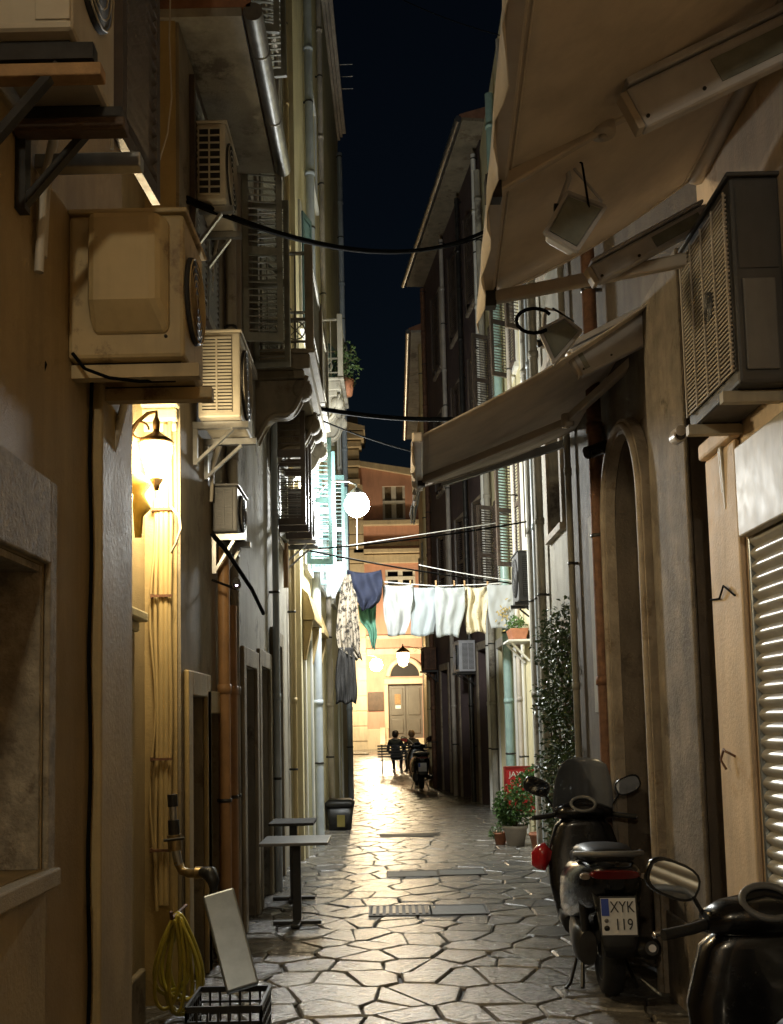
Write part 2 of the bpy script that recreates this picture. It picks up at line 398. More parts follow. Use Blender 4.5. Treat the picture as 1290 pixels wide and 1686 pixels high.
# ================================================================== THE GROUND
m_joint = mat('dark wet joint', (.05, .046, .04), .6, var=.3, sc=10, bump=.4, bs=80)
def stone_mat(n, c):
    M = mat(n, tuple(k * .72 for k in c), .23, var=.4, sc=7, bump=1.0, bs=24, spec=.7, spot=6, spotc=tuple(k * .55 for k in c)); return M
st_m = [stone_mat('worn grey paving', (.20, .192, .18)), stone_mat('warm grey paving', (.235, .215, .185)), stone_mat('dark grey paving', (.15, .145, .14))]
g = MB(); g.add([(-60, -30, -.03), (60, -30, -.03), (60, 110, -.03), (-60, 110, -.03)], [(0, 1, 2, 3)])
ground = struct(g.build('ground', m_joint))
def vor_cells(x0, x1, y0, y1, px, py, rng):
    nx = int((x1 - x0) / px) + 3; ny = int((y1 - y0) / py) + 3; pts = {}
    for j in range(-1, ny):
        for i in range(-1, nx):
            pts[i, j] = (x0 + (i + .5 * (j % 2) + rng.uniform(-.46, .46)) * px, y0 + (j + rng.uniform(-.46, .46)) * py)
    for (i, j), p in pts.items():
        if not (x0 <= p[0] <= x1 and y0 <= p[1] <= y1): continue
        poly = [(p[0] - 2 * px, p[1] - 2 * py), (p[0] + 2 * px, p[1] - 2 * py), (p[0] + 2 * px, p[1] + 2 * py), (p[0] - 2 * px, p[1] + 2 * py)]
        for dj in range(-2, 3):
            for di in range(-2, 3):
                q = pts.get((i + di, j + dj))
                if (di or dj) and q:
                    mx, my = (p[0] + q[0]) / 2, (p[1] + q[1]) / 2; nx_, ny_ = q[0] - p[0], q[1] - p[1]; out = []
                    for k in range(len(poly)):
                        a, b = poly[k], poly[(k + 1) % len(poly)]
                        da = (a[0] - mx) * nx_ + (a[1] - my) * ny_; db = (b[0] - mx) * nx_ + (b[1] - my) * ny_
                        if da <= 0: out.append(a)
                        if (da < 0 < db) or (db < 0 < da):
                            t = da / (da - db); out.append((a[0] + (b[0] - a[0]) * t, a[1] + (b[1] - a[1]) * t))
                    poly = out
                    if len(poly) < 3: break
            if len(poly) < 3: break
        if len(poly) >= 3: yield p, poly
def stone_geo(mb, p, poly, rng, gap=.0045):
    gap = gap * rng.uniform(.3, 1.9); poly = [(a[0] + rng.gauss(0, .006), a[1] + rng.gauss(0, .006)) for a in poly]
    cx = sum(a[0] for a in poly) / len(poly); cy_ = sum(a[1] for a in poly) / len(poly)
    rr = max(.05, min(math.hypot(a[0] - cx, a[1] - cy_) for a in poly))
    def ring(k, z, tx, ty):
        out = []
        for a in poly:
            d = math.hypot(a[0] - cx, a[1] - cy_); s = max(.2, (d - k * 1.4) / d); x, y = cx + (a[0] - cx) * s, cy_ + (a[1] - cy_) * s
            out.append((x, y, z + (x - cx) * tx + (y - cy_) * ty))
        return out
    tx, ty = rng.uniform(-.012, .012), rng.uniform(-.014, .014); z = rng.uniform(-.004, .003); n = len(poly)
    V = ring(gap, -.05, 0, 0) + ring(gap, z - .012, tx, ty) + ring(gap + .012, z, tx, ty); F_ = []
    for r_ in (0, 1):
        for k in range(n): F_.append((r_ * n + k, r_ * n + (k + 1) % n, (r_ + 1) * n + (k + 1) % n, (r_ + 1) * n + k))
    F_.append(tuple(2 * n + k for k in range(n)))
    mb.add(V, F_)
rng = random.Random(11)
pave = struct(thing('pavement', 'shiny worn crazy paving of the alley', 'pavement'))
cells = sorted(vor_cells(-1.7, 2.3, 4.3, 30, .285, .37, rng), key=lambda c: c[0][1])
rest = MB()
cnt = 0
for p, poly in cells:
    if p[0] > 2.15 + .1 and p[1] < 12: continue
    if cnt < 299:
        mb = MB(); stone_geo(mb, p, poly, rng); mb.build('paving_stone', rng.choice(st_m), pave); cnt += 1
    else: stone_geo(rest, p, poly, rng)
rest.build('far_paving_stones', st_m[1], pave)['kind'] = 'stuff'
far = MB()
for p, poly in vor_cells(-14, 14, 30, 60, .9, 1.0, rng): stone_geo(far, p, poly, rng, .014)
far.build('square_paving_stones', st_m[1], pave)['kind'] = 'stuff'
near = MB()
for p, poly in vor_cells(-1.7, 2.3, -6, 4.25, .40, .50, rng): stone_geo(near, p, poly, rng)
near.build('near_paving_stones', st_m[0], pave)['kind'] = 'stuff'

# flat covers let into the paving
m_cover = mat('dark cast iron cover', (.035, .035, .035), .55, .3, var=.3, sc=12, bump=.6, bs=60)
m_slab = mat('grey slab', (.07, .075, .075), .55, var=.25, sc=6, bump=.3, bs=50)
def cover(px0, px1, py0, py1, m, label, grid=False):
    a, b = PG(px0, py1), PG(px1, py0); a2, b2 = PG(px0, py0), PG(px1, py1)
    x0, x1, y0, y1 = min(a.x, a2.x) * .5 + max(a.x, a2.x) * .5, (b.x + b2.x) / 2, a.y, b.y
    t = thing('drain_cover' if grid else 'cover_slab', label, 'drain cover' if grid else 'cover slab', 'covers set in the paving')
    MB().box((x0, y0, -.04), (x1, y1, .004)).build('plate', m, t, bevel=.006)
    r = MB()
    for u0, u1, v0, v1 in ((x0 - .02, x1 + .02, y0 - .03, y0 - .002), (x0 - .02, x1 + .02, y1 + .002, y1 + .03), (x0 - .02, x0 - .002, y0 - .002, y1 + .002), (x1 + .002, x1 + .02, y0 - .002, y1 + .002)): r.box((u0, v0, -.04), (u1, v1, .007))
    r.build('rim', m_cover, t)
    if grid:
        for k in range(9):
            xx = x0 + (x1 - x0) * (k + .5) / 9; MB().box((xx - .014, y0 + .03, .0045), (xx + .014, y1 - .03, .011)).build('grate_bar', m_dmetal, t)
cover(612, 708, 1491, 1508, m_cover, 'dark grated drain cover in the paving, nearest the camera', True)
cover(711, 800, 1490, 1506, m_slab, 'plain grey slab beside the nearest grated drain cover')
cover(640, 720, 1434, 1444, m_slab, 'narrow grey cover slab in the paving beyond the grated drain')
cover(724, 798, 1431, 1441, m_slab, 'pale worn slab right of the narrow grey cover slab')
cover(628, 722, 1372, 1378, m_cover, 'long dark cover across the paving near the plants')

# ================================================================== BUILDINGS, LEFT
def cornice(f, parent, u0, u1, z, m, steps=((.0, .08, .06), (.08, .16, .12), (.16, .26, .2)), name='cornice'):
    mb = MB()
    for (a, b, n) in steps: f.box(mb, u0, u1, z + a + .001, z + b, -.02, n)
    return mb.build(name, m, parent, bevel=.012)
def eave(f, parent, u0, u1, z, over, m_soffit, gutter=True):
    s = MB(); f.box(s, u0, u1, z, z + .06, -.5, over); so = s.build('soffit', m_soffit, parent)
    r = MB(); q = f.p
    r.prism([q(u0, z + .063, over + .06), q(u0, z + .12, over + .06), q(u0, z + 1.2, -2.6), q(u0, z + .063, -2.6)], f.d * (u1 - u0)); r.build('roof', m_roof, parent)
    if gutter:
        g_ = MB(); pts = [q(u0 + (u1 - u0) * i / 8, z + .03, over + .075) for i in range(9)]
        g_.tube(pts, .065, 14); k = u0 + .4
        while k < u1: g_.tube([q(k, z + .03, over + .075), q(k + .03, z + .03, over + .075)], .07, 14); k += .8
        g_.build('gutter', m_metal, parent)
    return so
BIG = 2.4
# --- L0: near ochre building with the window recess
L0 = F(-1.02, 0, -1.02, 1, 'L'); bl0 = thing('ochre_building', 'near left ochre plastered building with recessed window', 'building')
L0.wall(-9, 3.95, -.05, 9, [(1.2, 3.05, 1.27, 2.16)], depth=.28, back=BIG).build('wall', m_ochre, bl0)
mb = MB(); L0.box(mb, 3.055, 3.12, 1.25, 2.42, .001, .02); L0.box(mb, 1.1, 3.055, 2.165, 2.42, .001, .022); mb.build('window_surround', m_stucco, bl0, bevel=.006)
mb = MB(); L0.box(mb, 3.030, 3.049, 1.272, 2.158, -.275, -.002); L0.box(mb, 1.2, 3.028, 2.139, 2.158, -.275, -.004); mb.build('window_reveal', m_stucco, bl0)
mb = MB(); L0.box(mb, 1.2, 3.049, 1.27, 2.16, -.30, -.278); wn = mb.build('window', m_lens, bl0)
mb = MB(); L0.box(mb, 2.98, 3.028, 1.275, 2.135, -.277, -.22); L0.box(mb, 1.2, 2.98, 1.275, 1.33, -.277, -.22); mb.build('frame', m_wood, wn)
mb = MB(); L0.box(mb, 1.1, 3.1, 1.215, 1.268, -.28, .045); mb.build('sill', m_yplaster, bl0, bevel=.006)
mb = MB(); L0.box(mb, 1.0, 3.05, -.04, 1.21, .001, .018); mb.build('wall_panel', m_ochre2, bl0, bevel=.006)
mb = MB(); L0.box(mb, 3.52, 3.953, -.04, 2.95, .001, .045); L0.box(mb, 3.50, 3.955, 2.95, 3.02, .001, .06); L0.box(mb, 3.48, 3.958, 3.02, 3.1, .001, .085); mb.build('pilaster', m_ochre2, bl0, bevel=.012)
mb = MB(); mb.tube([L0.p(3.495, z, .012 + .004 * math.sin(z * 9)) for z in [i * .1 for i in range(34)]], .007, 5); mb.build('cable', m_wire, bl0)
window_unit(L0, bl0, 1.5, 2.1, 4.3, 5.9, m_wood, None)
# open louvred shutter beyond the corner
shutter_leaf(bl0, (-1.0, 3.82, 3.95), .52, 2.0, (.06, 1, 0), m_shutd, pitch=.06)

# --- L1: recessed strip behind the lantern
L1 = F(-1.5, 0, -1.5, 1, 'L'); bl1 = thing('pale_yellow_building', 'recessed pale yellow wall behind the warm lantern', 'building')
L1.wall(3.952, 6.398, -.05, 8.6, [], back=BIG - .5).build('wall', m_yplaster, bl1)
mb = MB(); L1.box(mb, 5.3, 6.05, 2.28, 2.34, .001, .1); L1.box(mb, 5.34, 6.0, 2.22, 2.28, .001, .06); mb.build('ledge', m_cream, bl1, bevel=.012)
mb = MB(); L1.box(mb, 5.4, 5.95, -.04, 2.218, .001, .045); mb.build('pilaster', m_yplaster, bl1, bevel=.01)
mb = MB(); L1.box(mb, 5.3, 6.05, -.04, .3, .046, .085); mb.build('plinth', m_brown, bl1, bevel=.012)
mb = MB(); L1.box(mb, 5.62, 5.74, 1.3, 1.72, .046, .062); ic = mb.build('intercom', m_metal, bl1, bevel=.004)
for k in range(5):
    mb = MB(); mb.lathe(L1.p(5.68, 1.36 + .075 * k, .063), [(.012, 0), (.012, .006)], 8, 'x'); mb.build('button', m_black, ic)

# --- L2: low building with the boxed eave
L2 = F(-1.28, 0, -1.28, 1, 'L'); bl2 = thing('low_brown_building', 'low brown plastered building under the boxed eave and gutter', 'building')
d1 = (6.62, 7.15, -.05, 1.86); d2 = (7.3, 7.95, -.05, 1.75)
L2.wall(6.4, 8.3, -.05, 6.3, [d1, d2], depth=.25, back=BIG - .3).build('wall', m_brown, bl2)
for d in (d1, d2):
    door_unit(L2, bl2, d[0], d[1], d[3], m_wood, .2, m_ochre2, 1)
eave(L2, bl2, 6.35, 8.3, 6.28, .42, m_grey)
mb = MB(); mb.box((-1.5, 6.383, -.04), (-1.3, 6.397, 8.4)); mb.build('end_pilaster', m_ochre2, bl2)
shutter_leaf(bl2, L2.p(6.75, 4.6, .02), .5, 1.55, L2.d, m_shutd); shutter_leaf(bl2, L2.p(7.27, 4.6, .02), .5, 1.55, L2.d, m_shutd)
for u, m_, z1 in ((7.72, m_orangep, 3.0), (8.08, m_orangep, 2.6), (8.22, m_grey, 6.2)): pipe(L2, bl2, u, 0, z1, .045, m_, .06)
# moulded capital above the lantern, on the end face
mb = MB()
for k, (z0, z1, o) in enumerate(((3.52, 3.58, .02), (3.58, 3.66, .05), (3.66, 3.74, .09), (3.74, 3.80, .12), (3.80, 3.92, .16), (3.92, 3.98, .2))):
    mb.box((-1.55 - .001 * k, 6.38 - o * 1.3, z0), (-1.30 + o * .3, 6.382, z1 - .001))
mb.build('capital', m_cream, bl2, bevel=.014)

# --- L3: tall building with the balconies
L3 = F(-1.2, 0, -1.2, 1, 'L'); bl3 = thing('tall_grey_building', 'tall weathered grey building with two balconies and louvred shutters', 'building')
doors3 = [(8.55, 9.25, -.05, 2.15), (9.6, 10.3, -.05, 2.2), (10.7, 11.5, -.05, 2.5)]
wins3 = [(8.5, 9.2, 4.9, 6.5), (9.75, 10.55, 5.2, 7.3), (8.5, 9.2, 7.7, 9.3), (9.75, 10.55, 8.0, 9.8), (11.2, 11.9, 3.7, 5.2), (11.2, 11.9, 5.9, 7.5), (11.2, 11.9, 8.3, 9.8)]
L3.wall(8.302, 12.75, -.05, 13.4, doors3 + wins3, depth=.25, back=BIG - .35).build('wall', m_grey, bl3)
for d, m_ in zip(doors3, (m_wood, m_shutd, m_navy)): door_unit(L3, bl3, d[0], d[1], d[3], m_, .2, m_brown, 2)
for i, wv in enumerate(wins3):
    op = (None, None)
    if i in (0, 2): op = (100, 95)
    elif i == 4: op = (170, 172)
    elif i in (1, 5): op = (160, 165)
    elif i in (3, 6): op = None
    window_unit(L3, bl3, *wv, m_wood, m_shut, opened=op, surround=m_stone2)
for u_ in (10.6, 11.0, 11.45): shutter_leaf(bl3, L3.p(u_, 3.72, .03), .36, 1.5, L3.n, m_shutd, pitch=.07, tilt=-.3)
for u, m_, z1, r in ((10.55, m_bluep, 5, .035), (11.65, m_orangep, 6, .03), (12.5, m_ivory, 13, .03)): pipe(L3, bl3, u, 0 if u != 11.65 else 3.2, z1, r, m_, .07)
cornice(L3, bl3, 8.302, 12.75, 13.1, m_stone2)
cornice(L3, bl3, 8.302, 12.75, 7.48, m_stone2, ((0, .05, .03), (.05, .1, .06)), 'string_course')
eave(L3, bl3, 8.302, 12.75, 13.4, .45, m_grey)
def balcony(f, parent, u0, u1, z, dep, rail_h, m_slab_, scroll=True):
    mb = MB(); f.box(mb, u0, u1, z - .14, z, -.02, dep); f.box(mb, u0 - .03, u1 + .03, z + .001, z + .045, -.02, dep + .05); f.box(mb, u0 + .04, u1 - .04, z - .22, z - .141, -.02, dep - .06)
    bc = mb.build('balcony_slab', m_slab_, parent, bevel=.012)
    for u in (u0 + .1, u1 - .22):        # scrolled consoles
        pts = []
        for i in range(21):
            t = i / 20; n = dep * .92 * (1 - t); zz = z - .22 - .62 * (t ** .75) - .09 * math.sin(t * math.pi * 2)
            pts.append((n, zz))
        poly = [f.p(u, zz, n) for n, zz in pts] + [f.p(u, z - .86, -.01), f.p(u, z - .225, -.01), f.p(u, z - .225, dep * .92)]
        m2 = MB(); m2.prism(poly, f.d * .12); cs = m2.build('console', m_slab_, parent)
        m3 = MB()
        for off in (-.012, .132):
            m3.tube([f.p(u + off, zz + .03, n + .005) for n, zz in pts], .024, 6)
        m3.lathe(f.p(u + .06, z - .31, dep * .84), [(.075, -.09), (.095, -.06), (.095, .06), (.075, .09)], 14, 'y')
        m3.build('scroll', m_slab_, cs)
    rl = MB(); z0 = z + .05
    P = [f.p(u0 + .03, 0, 0), f.p(u0 + .03, 0, dep), f.p(u1 - .03, 0, dep), f.p(u1 - .03, 0, 0)]
    for a, b in zip(P, P[1:]):
        for h in (.08, .3, rail_h): rl.bar(a + Vector((0, 0, z0 + h)), b + Vector((0, 0, z0 + h)), .025 if h < rail_h else .045, .018)
        n = max(2, int((b - a).length / .11))
        for i in range(n + 1):
            q = a.lerp(b, i / n); rl.tube([q + Vector((0, 0, z0)), q + Vector((0, 0, z0 + rail_h))], .008, 5)
        n = max(1, int((b - a).length / .22))
        for i in range(n):
            c = a.lerp(b, (i + .5) / n) + Vector((0, 0, z0 + .19)); d = (b - a).normalized()
            rl.tube([c + d * .09 * math.cos(t) + Vector((0, 0, .09 * math.sin(t))) for t in [k * math.pi / 6 for k in range(12)]], .007, 5, closed=True)
            for sg in (1, -1): rl.tube([c + d * .08 + Vector((0, 0, -.08 * sg)), c - d * .08 + Vector((0, 0, .08 * sg))], .006, 5)
    rl.build('railing', m_iron, bc)
    for q in P[1:3]:
        m4 = MB(); m4.box(q + Vector((-.04, -.04, z0)), q + Vector((.04, .04, z0 + rail_h + .08))); m4.build('post', m_slab_, bc, bevel=.008)
m_iron = mat('pale painted iron', (.24, .22, .17), .5, .2, var=.3, sc=12)
balcony(L3, bl3, 9.5, 11.0, 5.15, .53, .95, m_brown)
balcony(L3, bl3, 11.55, 12.7, 5.3, .5, .95, m_grey)

# --- L4: lit far-left building
L4 = F(-1.04, 0, -.92, 1, 'L')
L4 = F(-1.06, 12.752, -.90, 23.2, 'L'); bl4 = thing('lit_cream_building', 'cream building lit white by the street lamp at its corner', 'building')
doors4 = [(.35, 1.15, -.05, 2.75), (1.75, 2.45, -.05, 2.7), (4.2, 5.1, -.05, 2.6), (7.0, 7.8, -.05, 2.6)]
wins4 = [(.5, 1.2, 3.7, 5.4), (2.6, 3.4, 3.7, 5.4), (5.4, 6.2, 3.8, 5.4), (.5, 1.2, 6.9, 8.5), (2.6, 3.4, 6.9, 8.5), (5.4, 6.2, 6.9, 8.5), (2.6, 3.4, 10, 11.6), (8.2, 9.0, 3.8, 5.4), (8.2, 9.0, 6.9, 8.5)]
L4.wall(0, L4.L, -.05, 15.6, doors4 + wins4, depth=.22, back=BIG).build('wall', m_cream, bl4)
for d, m_ in zip(doors4, (m_shutt, m_wood, m_wood, m_shutt)): door_unit(L4, bl4, d[0], d[1], d[3], m_, .18, m_white, 2)
for i, wv in enumerate(wins4): window_unit(L4, bl4, *wv, m_white, m_shutt, opened=((100, 80) if i in (0, 1) else (165, 170) if i % 2 else None), surround=m_white)
for u, m_, r in ((1.45, m_bluep, .06), (3.75, m_stone2, .045), (9.6, m_bluep, .06)): pipe(L4, bl4, u, 0, 14.5, r, m_, .08)
for (u0, u1, z) in ((.15, 1.35, 2.95), (1.6, 2.6, 2.9)):     # hooded door heads
    mb = MB(); q = L4.p; mb.prism([q(u0, z, .0), q(u0, z + .42, .0), q(u0, z + .34, .08), q(u0, z + .06, .16), q(u0, z, .16)], L4.d * (u1 - u0)); mb.build('door_hood', m_ochre2, bl4, bevel=.01)
    for uu in (u0 + .04, u1 - .14):
        mb = MB(); mb.prism([q(uu, z - .003, 0), q(uu, z - .003, .13), q(uu, z - .2, .1), q(uu, z - .5, .04), q(uu, z - .5, 0)], L4.d * .1); mb.build('console', m_ochre2, bl4, bevel=.01)
cornice(L4, bl4, 0, L4.L, 15.3, m_stone2)
mb = MB(); mb.tube([L4.p(L4.L - .3, 15.6, -.05), L4.p(L4.L - .3, 17.6, -.05)], .02, 6)
for z in (16.4, 16.7, 17.0): mb.tube([L4.p(L4.L - .3, z, -.4), L4.p(L4.L - .3, z, .4)], .008, 5)
mb.build('antenna', m_metal, bl4)
balcony(L4, bl4, 2.3, 3.7, 6.75, .42, .9, m_grey)
mb = MB(); mb.bar(L4.p(5.7, 2.9, 0), L4.p(5.7, 2.9, .3), .5, .06)
# ================================================================== BUILDINGS, RIGHT
R0 = F(1.6, 0, 1.6, 1, 'R'); br0 = thing('peach_shop_building', 'near right peach plastered shop with roller shutter', 'building')
R0.wall(-9, 4.95, -.05, 9, [(1.2, 4.5, -.05, 2.62)], depth=.16, back=BIG).build('wall', m_pillar, br0)
mb = MB(); R0.box(mb, 4.52, 4.952, -.04, 2.9, .001, .03); R0.box(mb, 4.50, 4.954, 2.9, 2.98, .001, .06); mb.build('pilaster', m_pillar, br0, bevel=.015)
mb = MB(); R0.box(mb, 1.2, 4.47, 2.44, 2.84, .002, .05); mb.build('shutter_box', m_acw, br0, bevel=.008)
mb = MB(); R0.box(mb, 4.475, 4.498, -.04, 2.438, -.06, .004); mb.build('shutter_guide', m_steel, br0, bevel=.004)
rs = bpy.data.objects.new('roller_shutter', None); col.objects.link(rs); rs.parent = br0
m_roll = mat('ribbed shutter enamel', (.52, .49, .43), .36, .3, var=.1, sc=6, streak=.4)
prof = [(-.02 + .022 * math.sin(math.pi * i / 6), .058 * i / 6) for i in range(7)]
sl = MB(); sl.sheet([[(-(0) , 0, 0)] * 2] * 2) if False else None
ms = MB()
ms.sheet([[R0.p(1.2, h, n), R0.p(4.473, h, n)] for n, h in prof]); ms.box(R0.p(1.2, .0005, -.035), R0.p(4.473, .0565, -.023))
sme = ms.mesh('slat'); sme.materials.append(m_roll)
for k in range(42):
    o = link('slat', sme, rs); o.location = (0, 0, .0 + .0585 * k)
window_unit(R0, br0, 2.5, 3.4, 4.6, 6.2, m_white, m_shut)
mb = MB(); mb.tube([R0.p(4.6, 2.2, .035), R0.p(4.72, 2.26, .045), R0.p(4.8, 2.21, .04), R0.p(4.95, 2.22, .035)], .005, 5); mb.build('cable', m_wire, br0)
mb = MB(); mb.tube([R0.p(4.72, 1.48, .032), R0.p(4.76, 1.5, .06), R0.p(4.82, 1.51, .05), R0.p(4.84, 1.46, .06), R0.p(4.8, 1.42, .05)], .006, 5); mb.build('cable', m_rust, br0)
# navy door recess between shop and portal
mb = MB(); mb.box((2.2, 4.953, -.04), (2.25, 5.598, 8)); 
R1 = F(1.7, 0, 1.7, 1, 'R'); br1 = thing('stone_portal_building', 'dark building with tall limestone arched portal behind the scooter', 'building')
slot = (4.97, 5.6, -.05, 3.4); ah = (6.5, 7.5, -.05, 3.6)
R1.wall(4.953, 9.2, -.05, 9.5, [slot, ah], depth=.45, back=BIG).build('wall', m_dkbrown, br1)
door_unit(R1, br1, 4.97, 5.6, 3.4, m_navy, .42, None, 1)
# arch spandrel
def arch_parts(f, parent, u0, u1, zs, ztop, depth, m_span, m_ring, m_door, ringw=.16):
    uc, rr = (u0 + u1) / 2, (u1 - u0) / 2; sc_ = (ztop - zs) / rr
    for s in (-1, 1):
        poly = [(uc + s * rr, ztop), (uc + s * rr, zs)] + [(uc + s * rr * math.cos(t), zs + rr * sc_ * math.sin(t)) for t in [math.pi / 2 * i / 8 for i in range(1, 9)]]
        mb = MB(); mb.prism([f.p(a, b, -.003) for a, b in poly], -f.n * depth); mb.build('spandrel', m_span, parent)
    th = [math.pi * i / 20 for i in range(21)]
    mb = MB(); inn = [(uc + rr, 0)] + [(uc + rr * math.cos(t), zs + rr * sc_ * math.sin(t)) for t in th] + [(uc - rr, 0)]
    out = [(uc + rr + ringw, 0)] + [(uc + (rr + ringw) * math.cos(t), zs + (rr * sc_ + ringw) * math.sin(t)) for t in th] + [(uc - rr - ringw, 0)]
    for i in range(len(inn) - 1):
        mb.prism([f.p(*inn[i], .002), f.p(*out[i], .002), f.p(*out[i + 1], .002), f.p(*inn[i + 1], .002)], f.n * .07)
    a = mb.build('arch_surround', m_ring, parent)
    mb = MB(); mid = [((p[0] + q[0]) / 2, (p[1] + q[1]) / 2) for p, q in zip(inn, out)]
    mb.tube([f.p(*q, .075) for q in mid], .028, 6); mb.build('moulding', m_ring, a)
    door_unit(f, parent, u0, u1, ztop, m_door, depth - .04, None, 2)
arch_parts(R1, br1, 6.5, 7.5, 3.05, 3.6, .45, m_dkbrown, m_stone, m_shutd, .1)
mb = MB(); R1.box(mb, 7.72, 7.98, -.04, 3.9, .001, .035); mb.build('pilaster', m_jamb, br1, bevel=.012)
mb = MB(); R1.box(mb, 8.15, 8.42, 1.7, 3.3, .001, .02); mb.build('bare_plaster_patch', m_grey, br1, bevel=.006)
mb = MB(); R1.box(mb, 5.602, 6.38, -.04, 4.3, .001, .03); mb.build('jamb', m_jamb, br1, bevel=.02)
mb = MB(); R1.box(mb, 5.602, 6.38, -.04, .5, .031, .05); mb.build('plinth', m_jamb, br1, bevel=.015)
pipe(R1, br1, 7.62, 0, 8, .055, m_rust, .1); pipe(R1, br1, 9.0, 0, 8, .03, m_grey, .06)
window_unit(R1, br1, 6.9, 7.8, 5.6, 7.2, m_white, m_shut)
R2 = F(1.8, 0, 1.8, 1, 'R'); br2 = thing('dark_grey_building', 'dark stained building covered by the climbing plant', 'building')
d2 = [(9.5, 10.3, -.05, 2.5)]; w2 = [(10.2, 11.0, 3.6, 5.4), (10.2, 11.0, 6.5, 8.2)]
R2.wall(9.202, 12.3, -.05, 11, d2 + w2, depth=.3, back=BIG).build('wall', m_grey, br2)
door_unit(R2, br2, 9.5, 10.3, 2.5, m_wood, .2, m_stone, 2)
for wv in w2: window_unit(R2, br2, *wv, m_wood, m_shutd, opened=(None, None), surround=m_stone)
for u, m_, r in ((11.3, m_grey, .05), (11.65, m_bluep, .035), (11.9, m_grey, .06), (12.15, m_white, .03)): pipe(R2, br2, u, 0, 10, r, m_, .08)
R3 = F(2.0, 0, 2.0, 1, 'R'); br3 = thing('lit_yellow_building', 'pale yellow building behind the white laundry', 'building')
d3 = [(12.75, 13.55, -.05, 2.75), (15.2, 16.0, -.05, 2.6), (17.6, 18.5, -.05, 2.9)]; w3 = [(12.7, 13.14, 3.9, 5.3), (14.6, 15.3, 3.9, 5.6), (17.2, 18.0, 3.6, 5.4), (14.6, 15.3, 6.8, 8.5), (17.2, 18.0, 6.8, 8.5), (12.7, 13.4, 6.8, 8.5)]
R3.wall(12.302, 19.0, -.05, 12.6, d3 + w3, depth=.25, back=BIG).build('wall', m_cream, br3)
for d, m_ in zip(d3, (m_white, m_wood, m_shutd)): door_unit(R3, br3, d[0], d[1], d[3], m_, .2, m_white, 2)
for i, wv in enumerate(w3): window_unit(R3, br3, *wv, m_white, m_shutd, opened=((95, 170) if i == 0 else (172, 120)), surround=m_white)
for u, m_, r in ((16.3, m_teal, .07), (12.5, m_white, .05), (14.9, m_stone2, .035), (18.7, m_grey, .06)): pipe(R3, br3, u, 0, 12, r, m_, .1)
R4 = F(2.0, 19.002, 1.15, 25.8, 'R'); br4 = thing('maroon_building', 'tall dark maroon building where the alley narrows', 'building')
d4 = [(.5, 1.5, -.05, 3.0), (2.4, 3.4, -.05, 2.8), (4.8, 5.7, -.05, 2.8)]; w4 = [(.6, 1.4, 4.0, 5.9), (2.4, 3.2, 4.0, 5.9), (4.6, 5.4, 4.0, 5.9), (.6, 1.4, 7.0, 8.8), (2.4, 3.2, 7.0, 8.8), (4.6, 5.4, 7.0, 8.8), (.6, 1.4, 9.9, 11.7), (2.4, 3.2, 9.9, 11.7), (4.6, 5.4, 9.9, 11.7)]
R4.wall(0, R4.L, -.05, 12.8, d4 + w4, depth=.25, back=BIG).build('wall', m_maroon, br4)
for d, m_ in zip(d4, (m_wood, m_shutd, m_shutd)): door_unit(R4, br4, d[0], d[1], d[3], m_, .2, m_stone, 2)
for i, wv in enumerate(w4): window_unit(R4, br4, *wv, m_white, m_shutd, opened=(170, 165), surround=m_stone)
for u, m_, r in ((.2, m_white, .05), (1.9, m_dmetal, .05), (3.8, m_stone2, .05), (6.5, m_rust, .06)): pipe(R4, br4, u, 0, 12.6, r, m_, .09)
eave(R4, br4, -.6, R4.L, 12.8, .45, m_brown)
R5 = F(1.15, 25.802, 1.22, 36, 'R'); br5 = thing('far_tan_building', 'narrow tan building at the far right corner of the alley', 'building')
w5 = [(.8, 1.6, 5, 6.8), (3.2, 4, 5, 6.8), (.8, 1.6, 8.4, 10), (3.2, 4, 8.4, 10), (6.5, 7.3, 5, 6.8)]
R5.wall(0, R5.L, -.05, 11.6, w5, depth=.25, back=BIG).build('wall', m_ochre2, br5)
for wv in w5: window_unit(R5, br5, *wv, m_white, m_shut, opened=(168, 172), surround=m_white)
eave(R5, br5, 0, R5.L, 11.6, .35, m_grey); pipe(R5, br5, .35, 0, 11.4, .07, m_ivory, .1)

# ================================================================== THE CHURCH ACROSS THE SQUARE
CYF = 60.0
CH = F(-20, CYF, 20, CYF, 'L'); CH.n = Vector((0, -1, 0))       # u = X + 20
def cu(px): return PY(px, 1185, CYF).x + 20
def cz(py): return PY(640, py, CYF).z
ch = thing('church', 'salmon and cream church front with brown double door at the end of the alley', 'church')
dr = (cu(641), cu(697), cz(1216), cz(1127))
CH.wall(0, 34, -.05, cz(800), [dr, (cu(640), cu(690), cz(966), cz(938)), (cu(638), cu(676), cz(856), cz(798) - .05)], depth=.5, back=6).build('wall', m_church, ch)
# gabled upper wall
mb = MB(); a0, a1 = cu(588), cu(760)
mb.prism([CH.p(a0, cz(800) + .002, -.004), CH.p(a1, cz(800) + .002, -.004), CH.p(a1, cz(812) + .5, -.004), CH.p(a0, cz(764), -.004)], (0, 4, 0)); mb.build('gable_wall', m_church, ch)
mb = MB(); mb.prism([CH.p(a0 - .3, cz(764), .3), CH.p(a1, cz(812) + .5, .3), CH.p(a1, cz(812) + .95, .3), CH.p(a0 - .3, cz(756), .3)], (0, 4.6, 0)); mb.build('gable_coping', m_churchw, ch)
